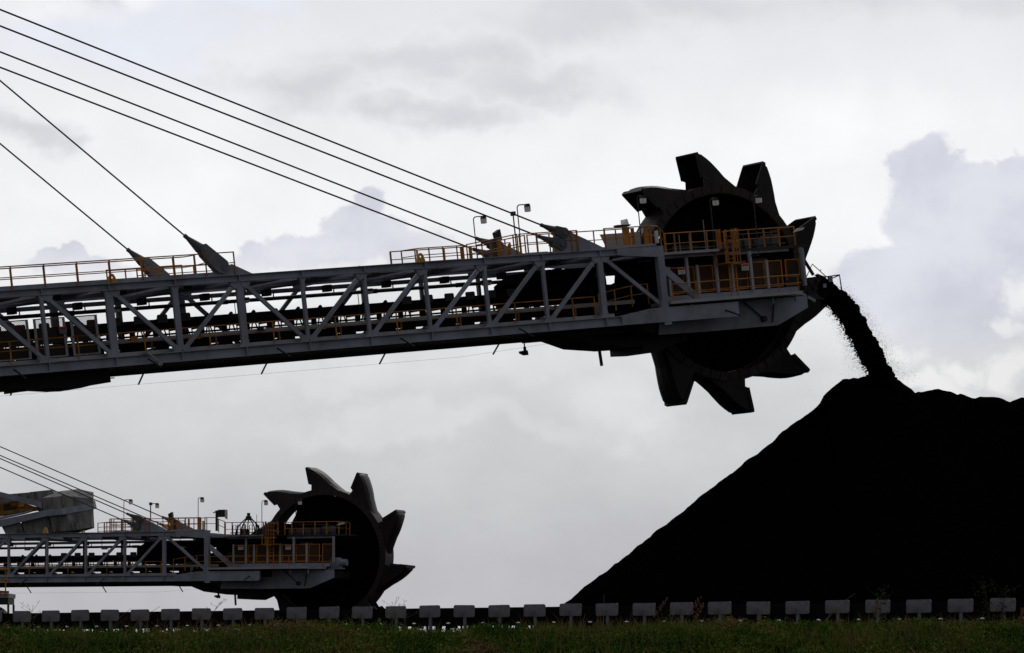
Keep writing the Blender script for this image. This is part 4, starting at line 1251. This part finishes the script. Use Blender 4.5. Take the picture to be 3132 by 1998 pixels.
def falling_coal():
    right = [(2500, 838), (2556, 872), (2597, 904), (2622, 937), (2647, 979), (2672, 1024), (2697, 1074), (2718, 1116), (2745, 1168)]
    left = [(2462, 890), (2510, 920), (2531, 939), (2556, 970), (2581, 1012), (2601, 1050), (2622, 1091), (2639, 1124), (2664, 1175)]
    rnd = random.Random(5)
    m = MB()
    rows = []
    NR = 16
    steps = 90
    def at(lst, k):
        f = k * (len(lst) - 1)
        i = min(int(f), len(lst) - 2)
        a, b = lst[i], lst[i + 1]
        return (a[0] + (b[0] - a[0]) * (f - i), a[1] + (b[1] - a[1]) * (f - i))
    Yc = 182.3
    def lump(p, r):
        """an irregular chunk"""
        a = [Vector((rnd.gauss(0, 1), rnd.gauss(0, 1), rnd.gauss(0, 1))).normalized() * r * rnd.uniform(0.7, 1.25) for _ in range(4)]
        m.add([p + q for q in a], [(0, 1, 2), (0, 2, 3), (0, 3, 1), (1, 3, 2)])
    o = len(m.v)
    for s in range(steps + 1):
        k = s / steps
        L_, R_ = ray(*at(left, k), Yc), ray(*at(right, k), Yc)
        c = (L_ + R_) / 2
        shrink = 0.97 - 0.07 * k
        ax = (R_ - L_) / 2 * shrink
        c = c + ax * (0.04 + 0.10 * k)
        depth = 0.55
        for j in range(NR):
            a = 2 * math.pi * j / NR
            q = c + ax * math.cos(a) + Vector((0, depth * math.sin(a), 0))
            nz = noise.noise((q.x * 3.0, q.y * 3.0, q.z * 3.0)) * 0.16 + noise.noise((q.x * 9, q.y * 9, q.z * 9)) * 0.09
            q = q + (ax.normalized() * math.cos(a) + Vector((0, math.sin(a), 0))) * nz
            m.v.append(tuple(q))
    for s in range(steps):
        for j in range(NR):
            j2 = (j + 1) % NR
            m.f.append((o + s * NR + j, o + s * NR + j2, o + (s + 1) * NR + j2, o + (s + 1) * NR + j))
    m.f.append(tuple(o + j for j in range(NR)))
    m.f.append(tuple(o + steps * NR + j for j in reversed(range(NR))))
    # chunks on the skin
    for i in range(2600):
        k = rnd.random()
        L_, R_ = ray(*at(left, k), Yc), ray(*at(right, k), Yc)
        c = (L_ + R_) / 2
        ax = (R_ - L_) / 2
        a = rnd.uniform(0, 2 * math.pi)
        f_ = rnd.gauss(0.97, 0.06)
        lump(c + ax * (math.cos(a) * f_) + Vector((0, 0.5 * math.sin(a) * f_, rnd.uniform(-0.05, 0.05))), rnd.uniform(0.02, 0.075))
    # ragged strands along the inner (left) edge, longer lower down
    for i in range(75):
        k = 0.10 + 0.86 * (i + rnd.random()) / 75
        L_, R_ = ray(*at(left, k), Yc), ray(*at(right, k), Yc)
        ax = (R_ - L_).normalized()
        yy = rnd.uniform(-0.3, 0.3)
        n = rnd.randint(7, 13)
        p = L_ + ax * 0.34 + Vector((0, yy, 0))
        drop = rnd.uniform(-0.2, 0.35)
        for j in range(n):
            p = p - ax * rnd.uniform(0.03, 0.06) + Vector((0, 0, -0.02 * drop - rnd.uniform(-0.015, 0.02)))
            lump(p, rnd.uniform(0.03, 0.06) * (1.2 - 0.05 * j))
    # fine dust of coal on both sides
    for i in range(7000):
        k = rnd.random() ** 0.55
        sd = rnd.random() < 0.62
        L_, R_ = ray(*at(left, k), Yc), ray(*at(right, k), Yc)
        ax = (R_ - L_).normalized()
        e = abs(rnd.gauss(0, 0.10 + 0.46 * k * k))
        p = (R_ + ax * e) if sd else (L_ - ax * e * 1.1)
        lump(p + Vector((0, rnd.uniform(-0.5, 0.5), rnd.uniform(-0.3, 0.3))), rnd.uniform(0.006, 0.020))
    for i in range(120):
        k = rnd.random()
        L_ = ray(*at(left, k), Yc)
        lump(L_ + Vector((-rnd.uniform(0.2, 3.0), rnd.uniform(-1, 1), rnd.uniform(-3, 0.3))), rnd.uniform(0.008, 0.02))
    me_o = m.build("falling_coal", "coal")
    tag(me_o, "black stream of coal falling from the boom's end onto the pile", "coal", kind="stuff")


falling_coal()


# ------------------------------------------------------------------ counterweight of a third machine, upper left of the far boom
def counterweight():
    D = 300.0
    k_ = D / F_PX
    org = ray(0, 1560, D)
    root = empty("counterweight_boom", org)
    def q(zx, zy):                                              # survey of the side: metres right of and above the origin
        px, py = zx / 5.9075, 1440 + zy / 5.9075
        return (px * k_, (1560 - py) * k_)
    YB = 5.0
    def slab(name, pts, y0, y1, mat="concrete", label=None, parent=root):
        return MB().prism([q(*p) for p in pts], y0, y1).build(name, mat, parent, label=label)
    slab("concrete_block", [(30, 940), (335, 930), (425, 1128), (85, 1140), (20, 1015)], 0.5, YB)
    slab("concrete_block", [(360, 900), (835, 800), (935, 1106), (440, 1126)], 0.6, YB)
    slab("concrete_block", [(870, 800), (1190, 760), (1310, 1075), (945, 1105)], 0.5, YB)
    # tapering end block, turned away
    def wedge(name, a, b, y0, y0b):
        A, B = [q(*p) for p in a], [q(*p) for p in b]
        vs = [(x, y0, z) for x, z in A] + [(x, y0b, z) for x, z in B] + [(x, YB, z) for x, z in A] + [(x, YB - 0.6, z) for x, z in B]
        # a and b have two points each: top, bottom
        MB().add(vs, [(0, 1, 3, 2), (4, 6, 7, 5), (0, 2, 6, 4), (1, 5, 7, 3), (2, 3, 7, 6), (0, 4, 5, 1)]).build(name, "concrete", root)
    wedge("concrete_block", ((1192, 760), (1312, 1075)), ((1578, 660), (1595, 1000)), 0.5, 2.4)
    slab("concrete_block", [(765, 490), (1090, 458), (1112, 690), (775, 700)], 0.3, 2.0)
    MB().add([(*q(760, 488)[:1], 0.3, q(760, 488)[1]), (q(1092, 456)[0], 0.3, q(1092, 456)[1]), (q(1290, 282)[0], 4.4, q(1290, 282)[1]), (q(940, 325)[0], 4.4, q(940, 325)[1]),
              (q(760, 640)[0], 0.32, q(760, 640)[1]), (q(1092, 640)[0], 0.32, q(1092, 640)[1]), (q(1290, 640)[0], 4.4, q(1290, 640)[1]), (q(940, 640)[0], 4.4, q(940, 640)[1])],
             [(0, 1, 2, 3), (7, 6, 5, 4), (0, 4, 5, 1), (1, 5, 6, 2), (2, 6, 7, 3), (3, 7, 4, 0)]).build("concrete_block", "concrete", root)
    wedge("concrete_block", ((1100, 430), (1115, 690)), ((1610, 500), (1640, 640)), 0.35, 2.6)
    MB().add([(q(1095, 455)[0], 0.4, q(1095, 455)[1]), (q(1600, 470)[0], 2.6, q(1600, 470)[1]), (q(1575, 340)[0], 4.6, q(1575, 340)[1]), (q(1290, 281)[0], 4.4, q(1290, 281)[1]),
              (q(1095, 640)[0], 0.4, q(1095, 640)[1]), (q(1600, 600)[0], 2.6, q(1600, 600)[1]), (q(1575, 600)[0], 4.6, q(1575, 600)[1]), (q(1290, 600)[0], 4.4, q(1290, 600)[1])],
             [(0, 1, 2, 3), (7, 6, 5, 4), (0, 4, 5, 1), (1, 5, 6, 2), (2, 6, 7, 3), (3, 7, 4, 0)]).build("concrete_block", "concrete", root)
    slab("concrete_block", [(-900, 460), (90, 390), (430, 360), (400, 520), (-900, 640)], 3.0, YB)
    slab("concrete_block", [(455, 358), (860, 316), (930, 420), (740, 560), (440, 530)], 2.6, YB)
    slab("concrete_block", [(520, 500), (800, 500), (800, 720), (600, 700)], 3.0, YB)
    # the steel frame that carries the blocks
    fr = slab("frame_beam", [(-900, 1130), (-900, 1010), (0, 885), (400, 800), (850, 703), (1115, 682), (1140, 790), (850, 818), (400, 920), (50, 1005)], 0.1, 0.45, "steel_grey")
    a, b = [q(1115, 682), q(1140, 790)], [q(1630, 560), q(1645, 665)]
    MB().add([(a[0][0], 0.1, a[0][1]), (a[1][0], 0.1, a[1][1]), (b[0][0], 2.6, b[0][1]), (b[1][0], 2.6, b[1][1]), (a[0][0], 0.45, a[0][1]), (a[1][0], 0.45, a[1][1]), (b[0][0], 2.95, b[0][1]), (b[1][0], 2.95, b[1][1])],
             [(0, 1, 3, 2), (4, 6, 7, 5), (0, 2, 6, 4), (1, 5, 7, 3), (2, 3, 7, 6), (0, 4, 5, 1)]).build("frame_beam", "steel_grey", root)
    slab("strut", [(-900, 180), (0, 380), (530, 505), (740, 545), (750, 680), (640, 640), (0, 465), (-900, 250)], 0.2, 0.5, "steel_grey")
    slab("winch_platform", [(-900, 820), (0, 720), (640, 650), (640, 690), (0, 785), (-900, 900)], 1.0, 3.0, "yellow_dirty")
    slab("winch", [(-500, 640), (80, 560), (150, 535), (330, 530), (420, 575), (560, 625), (640, 640), (0, 715), (-500, 760)], 1.4, 2.6, "yellow_dirty")
    slab("winch_cover", [(20, 600), (140, 575), (150, 640), (260, 620), (255, 670), (30, 705)], 1.2, 1.38, "machine_brown")
    slab("winch_cover", [(-300, 600), (-60, 570), (-40, 700), (-300, 730)], 1.2, 1.38, "machine_brown")
    slab("winch_panel", [(300, 560), (400, 580), (395, 630), (300, 645)], 1.25, 1.38, "lug_yellow")
    slab("panel", [(565, 500), (730, 515), (740, 545), (600, 520)], 1.0, 1.2, "yellow_dirty")
    slab("hose_guard", [(140, 560), (430, 520), (435, 530), (145, 572)], 1.1, 1.2, "machine_brown")
    slab("walkway_deck", [(-900, 1000), (0, 820), (420, 740), (560, 700), (560, 720), (420, 765), (0, 860), (-900, 1050)], 0.6, 1.6, "steel_light")
    tag(root, "concrete counterweight blocks on a grey steel frame above the distant boom", "counterweight")


counterweight()


# ------------------------------------------------------------------ steel platform at the left edge
def platform():
    D = 112.0
    k_ = D / F_PX
    root = empty("access_platform", ray(0, 1800, D))
    def q(zx, zy):
        px, py = zx / 4.816, 1700 + zy / 4.816
        return (px * k_, (1800 - py) * k_)
    def slab(name, pts, y0, y1, mat):
        return MB().prism([q(*p) for p in pts], y0, y1).build(name, mat, root)
    slab("toe_board", [(-700, 480), (132, 520), (132, 555), (-700, 540)], 0.0, 0.03, "rail_orange")
    slab("platform_beam", [(-700, 542), (128, 556), (122, 620), (-700, 620)], 0.05, 1.6, "steel_grey")
    slab("drive_box", [(-700, 622), (112, 622), (112, 710), (-700, 706)], 0.1, 1.5, "steel_dark")
    slab("leg", [(98, 712), (122, 712), (122, 1500), (98, 1500)], 0.1, 0.25, "steel_dark")
    slab("leg", [(98, 712), (122, 712), (122, 1500), (98, 1500)], 1.3, 1.45, "steel_dark")
    slab("leg", [(-500, 712), (-470, 712), (-470, 1500), (-500, 1500)], 0.1, 0.25, "steel_dark")
    # belt drum under the platform
    c = q(-160, 960)
    MB().disc(c, abs(q(0, 960)[1] - q(0, 730)[1]), 0.3, 1.2, 40).build("belt_drum", "steel_dark", root)
    rl = MB()
    for z in (200, 352):
        rl.tube([(q(-700, z - 30)[0], 0.02, q(-700, z - 30)[1]), (q(130, z + 6)[0], 0.02, q(130, z + 6)[1])], 0.032, 6)
    r_ = rl.build("handrail", "rail_orange", root)
    for zx in (78, -260, -600):
        MB().box(q(zx - 9, 0)[0], q(zx + 9, 0)[0], 0.03, 0.06, q(0, 620)[1], q(0, 200)[1]).build("post", "rail_orange", r_)
    tag(root, "small steel platform with orange hand rail standing behind the ground conveyor's left end", "platform")


platform()


# ------------------------------------------------------------------ sky and light
SUN_EL, SUN_AZ = 42.0, 18.0            # behind the clouds, ahead and a little to the right


def sky():
    w = bpy.data.worlds.new("World")
    scene.world = w
    w.use_nodes = True
    nt = w.node_tree
    L = nt.links
    nt.nodes.clear()
    out = node(nt, "ShaderNodeOutputWorld")
    bg = node(nt, "ShaderNodeBackground")
    bg.inputs["Strength"].default_value = 0.1
    L.new(bg.outputs[0], out.inputs[0])
    st = node(nt, "ShaderNodeTexSky", sky_type="NISHITA")
    st.sun_disc = False
    st.sun_elevation = R(SUN_EL)
    st.sun_rotation = R(SUN_AZ)
    tc = node(nt, "ShaderNodeTexCoord")
    nm = node(nt, "ShaderNodeVectorMath", operation="NORMALIZE")
    L.new(tc.outputs["Generated"], nm.inputs[0])
    sp = node(nt, "ShaderNodeSeparateXYZ")
    L.new(nm.outputs[0], sp.inputs[0])

    def M(op, a, b=None, c=None, clamp=False):
        n = node(nt, "ShaderNodeMath", operation=op, use_clamp=clamp)
        for i, v in enumerate((a, b, c)):
            if v is None:
                continue
            if isinstance(v, (int, float)):
                n.inputs[i].default_value = v
            else:
                L.new(v, n.inputs[i])
        return n.outputs[0]

    def smooth(v, a, b):
        n = node(nt, "ShaderNodeMapRange", interpolation_type="SMOOTHSTEP")
        n.inputs["From Min"].default_value = a
        n.inputs["From Max"].default_value = b
        L.new(v, n.inputs["Value"])
        return n.outputs[0]

    X, Yv, Zv = sp.outputs[0], sp.outputs[1], sp.outputs[2]

    def turbulence(scale, stretch, detail, rough, off):
        mp = node(nt, "ShaderNodeMapping")
        mp.inputs["Scale"].default_value = (stretch[0], 1, stretch[1])
        mp.inputs["Location"].default_value = off
        L.new(nm.outputs[0], mp.inputs["Vector"])
        n = node(nt, "ShaderNodeTexNoise")
        n.inputs["Scale"].default_value = scale
        n.inputs["Detail"].default_value = detail
        n.inputs["Roughness"].default_value = rough
        L.new(mp.outputs[0], n.inputs["Vector"])
        c = node(nt, "ShaderNodeVectorMath", operation="SUBTRACT")
        c.inputs[1].default_value = (0.5, 0.5, 0.5)
        L.new(n.outputs["Color"], c.inputs[0])
        return c.outputs[0]

    def warp(turb, amount):
        v = node(nt, "ShaderNodeVectorMath", operation="MULTIPLY_ADD")
        v.inputs[1].default_value = amount
        L.new(turb, v.inputs[0])
        L.new(nm.outputs[0], v.inputs[2])
        return v.outputs[0]

    t_big = turbulence(8.0, (0.8, 1.9), 5, 0.6, (0.31, 0.0, 0.17))
    t_puff = turbulence(34.0, (1.0, 1.15), 6, 0.56, (1.7, 0.0, 0.4))
    sb = node(nt, "ShaderNodeSeparateXYZ")
    L.new(t_big, sb.inputs[0])
    sf = node(nt, "ShaderNodeSeparateXYZ")
    L.new(t_puff, sf.inputs[0])
    streak, puff = sb.outputs[0], sf.outputs[1]
    el = M("ADD", Zv, M("ADD", M("MULTIPLY", streak, 0.040), M("MULTIPLY", puff, 0.012)))

    cr = node(nt, "ShaderNodeValToRGB")
    E = cr.color_ramp.elements
    ramp = [(0.0, (0.465, 0.465, 0.50)), (0.094, (0.485, 0.488, 0.525)), (0.215, (0.525, 0.53, 0.56)), (0.3125, (0.58, 0.585, 0.605)), (0.41, (0.66, 0.665, 0.685)), (0.48, (0.735, 0.74, 0.76)), (0.555, (0.83, 0.83, 0.845)), (0.653, (0.90, 0.90, 0.91)), (0.82, (0.88, 0.883, 0.90)), (1.0, (0.76, 0.763, 0.79))]
    E[0].position, E[0].color = ramp[0][0], (*ramp[0][1], 1)
    E[1].position, E[1].color = ramp[-1][0], (*ramp[-1][1], 1)
    for p, c in ramp[1:-1]:
        e = E.new(p)
        e.color = (*c, 1)
    L.new(M("MULTIPLY", el, 5.2, clamp=True), cr.inputs[0])
    col = cr.outputs[0]

    def mix(fac, a, b):
        n = node(nt, "ShaderNodeMix", data_type="RGBA")
        L.new(fac, n.inputs["Factor"]) if not isinstance(fac, float) else setattr(n.inputs["Factor"], "default_value", fac)
        for k, v in (("A", a), ("B", b)):
            if isinstance(v, tuple):
                n.inputs[k].default_value = (*v, 1)
            else:
                L.new(v, n.inputs[k])
        return n.outputs["Result"]

    K = 1.3006 / F_PX

    def banks(lst, vec, a, b):
        """union of elliptical cloud heads given as direction (az, el) and radius, on turbulent air"""
        tot = None
        for px, py, rx, ry in lst:
            c = ((px * 1.3006 - CX) / F_PX, 0.0, (HY - py * 1.3006) / F_PX)
            iv = (1 / (rx * K), 0.0, 1 / (ry * K))
            v = node(nt, "ShaderNodeVectorMath", operation="MULTIPLY_ADD")
            v.inputs[1].default_value = iv
            v.inputs[2].default_value = tuple(-q * w_ for q, w_ in zip(c, iv))
            L.new(vec, v.inputs[0])
            ln = node(nt, "ShaderNodeVectorMath", operation="LENGTH")
            L.new(v.outputs[0], ln.inputs[0])
            tot = ln.outputs["Value"] if tot is None else M("MINIMUM", tot, ln.outputs["Value"])
        return smooth(tot, b, a)

    def zel(py):
        return (HY - py * 1.3006) / F_PX

    front_sky = M("GREATER_THAN", Yv, 0.0)
    w_s0 = warp(t_big, (0.16, 0, 0.05))
    ws = node(nt, "ShaderNodeVectorMath", operation="MULTIPLY_ADD")
    ws.inputs[1].default_value = (0.06, 0, 0.03)
    L.new(t_puff, ws.inputs[0])
    L.new(w_s0, ws.inputs[2])
    w_soft = ws.outputs[0]
    w_puff = warp(t_puff, (0.030, 0, 0.026))

    def lay(mask, amount, col, tint):
        return mix(M("MULTIPLY", M("MULTIPLY", mask, front_sky), amount), col, tint)

    # grey veils, a bluish thin spot and bright breaks high in the deck
    thin = banks([(330, 130, 330, 120), (620, 60, 220, 60)], w_soft, 0.2, 1.2)
    col = lay(thin, 0.75, col, (0.80, 0.835, 0.93))
    veil = banks([(720, 235, 260, 75), (1030, 190, 330, 70), (1330, 90, 330, 80), (2250, 10, 420, 70), (1000, 290, 220, 50), (40, 350, 130, 50), (170, 20, 220, 40), (1250, 230, 330, 60), (1650, 30, 380, 70)], w_soft, 0.05, 1.2)
    col = lay(veil, 0.88, col, (0.665, 0.67, 0.705))
    white = banks([(1700, 520, 620, 190), (1900, 330, 420, 130), (420, 480, 360, 100), (80, 500, 330, 60), (100, 70, 180, 50), (330, 30, 100, 50), (700, 690, 200, 50)], warp(t_puff, (0.05, 0, 0.03)), 0.2, 1.15)
    col = lay(white, 0.72, col, (0.935, 0.938, 0.95))
    # blue-grey cumulus heads, hard above and dissolving downwards
    var = smooth(M("ADD", puff, M("MULTIPLY", streak, 0.6)), -0.14, 0.18)
    left = banks([(872, 480, 62, 56), (808, 548, 72, 58), (890, 570, 130, 70), (715, 605, 120, 55), (600, 625, 70, 40), (990, 600, 110, 60), (150, 622, 80, 34), (240, 640, 80, 40)], w_puff, 0.74, 1.04)
    left = M("MULTIPLY", left, smooth(Zv, zel(740), zel(560)))
    left = M("MULTIPLY", left, M("SUBTRACT", 1.0, M("MULTIPLY", smooth(X, (850 * 1.3006 - CX) / F_PX, (1120 * 1.3006 - CX) / F_PX), 0.75)))
    col = lay(left, 0.9, col, mix(var, (0.575, 0.588, 0.685), (0.70, 0.708, 0.785)))
    right = banks([(2195, 432, 70, 82), (2190, 560, 125, 130), (2310, 570, 175, 140), (2400, 490, 85, 95), (2345, 430, 42, 50), (2255, 470, 60, 60), (2100, 680, 165, 85), (2240, 730, 190, 115)], w_puff, 0.84, 1.10)
    right = M("MULTIPLY", right, smooth(Zv, zel(920), zel(700)))
    col = lay(right, 0.85, col, mix(var, (0.585, 0.602, 0.70), (0.675, 0.69, 0.775)))
    edge = banks([(2290, 870, 90, 45), (2405, 690, 45, 70), (2360, 760, 40, 50), (2110, 840, 80, 40), (2200, 910, 150, 45), (2390, 880, 60, 60)], warp(t_puff, (0.045, 0, 0.04)), 0.25, 1.15)
    col = lay(edge, 0.62, col, (0.95, 0.948, 0.94))
    low = banks([(760, 880, 330, 60), (1250, 860, 300, 60), (1000, 1000, 500, 50), (1500, 960, 200, 70), (1560, 760, 300, 50)], warp(t_puff, (0.06, 0, 0.05)), 0.2, 1.2)
    col = lay(low, 0.35, col, (0.80, 0.80, 0.81))
    # fine mottling of the cloud deck
    mot = M("ADD", 1.0, M("ADD", M("MULTIPLY", puff, 0.20), M("MULTIPLY", streak, 0.22)))
    vm = node(nt, "ShaderNodeVectorMath", operation="SCALE")
    L.new(col, vm.inputs[0])
    L.new(mot, vm.inputs["Scale"])
    # the deck is thick and dark away from the light: overhead and behind the viewer
    away = smooth(Yv, 0.10, 0.85)
    dim = M("ADD", DIM, M("MULTIPLY", away, 1.0 - DIM))
    vm2 = node(nt, "ShaderNodeVectorMath", operation="SCALE")
    L.new(vm.outputs[0], vm2.inputs[0])
    L.new(M("MULTIPLY", dim, 10.0), vm2.inputs["Scale"])
    fin = mix(0.97, st.outputs[0], vm2.outputs[0])
    L.new(fin, bg.inputs["Color"])


DIM = 0.27
sky()
sd = bpy.data.lights.new("sun", "SUN")
sd.energy = 0.5
sd.angle = R(16)
sd.color = (1.0, 0.96, 0.90)
sun = bpy.data.objects.new("sun", sd)
COL.objects.link(sun)
to_sun = Vector((math.sin(R(SUN_AZ)) * math.cos(R(SUN_EL)), math.cos(R(SUN_AZ)) * math.cos(R(SUN_EL)), math.sin(R(SUN_EL))))
sun.rotation_euler = to_sun.to_track_quat("Z", "Y").to_euler()

scene.view_settings.view_transform = "Standard"
scene.view_settings.look = "None"
scene.view_settings.exposure = 0.0
scene.view_settings.gamma = 1.0
scene.render.engine = "CYCLES"
scene.cycles.max_bounces = 5
scene.cycles.transparent_max_bounces = 12
scene.cycles.use_denoising = True
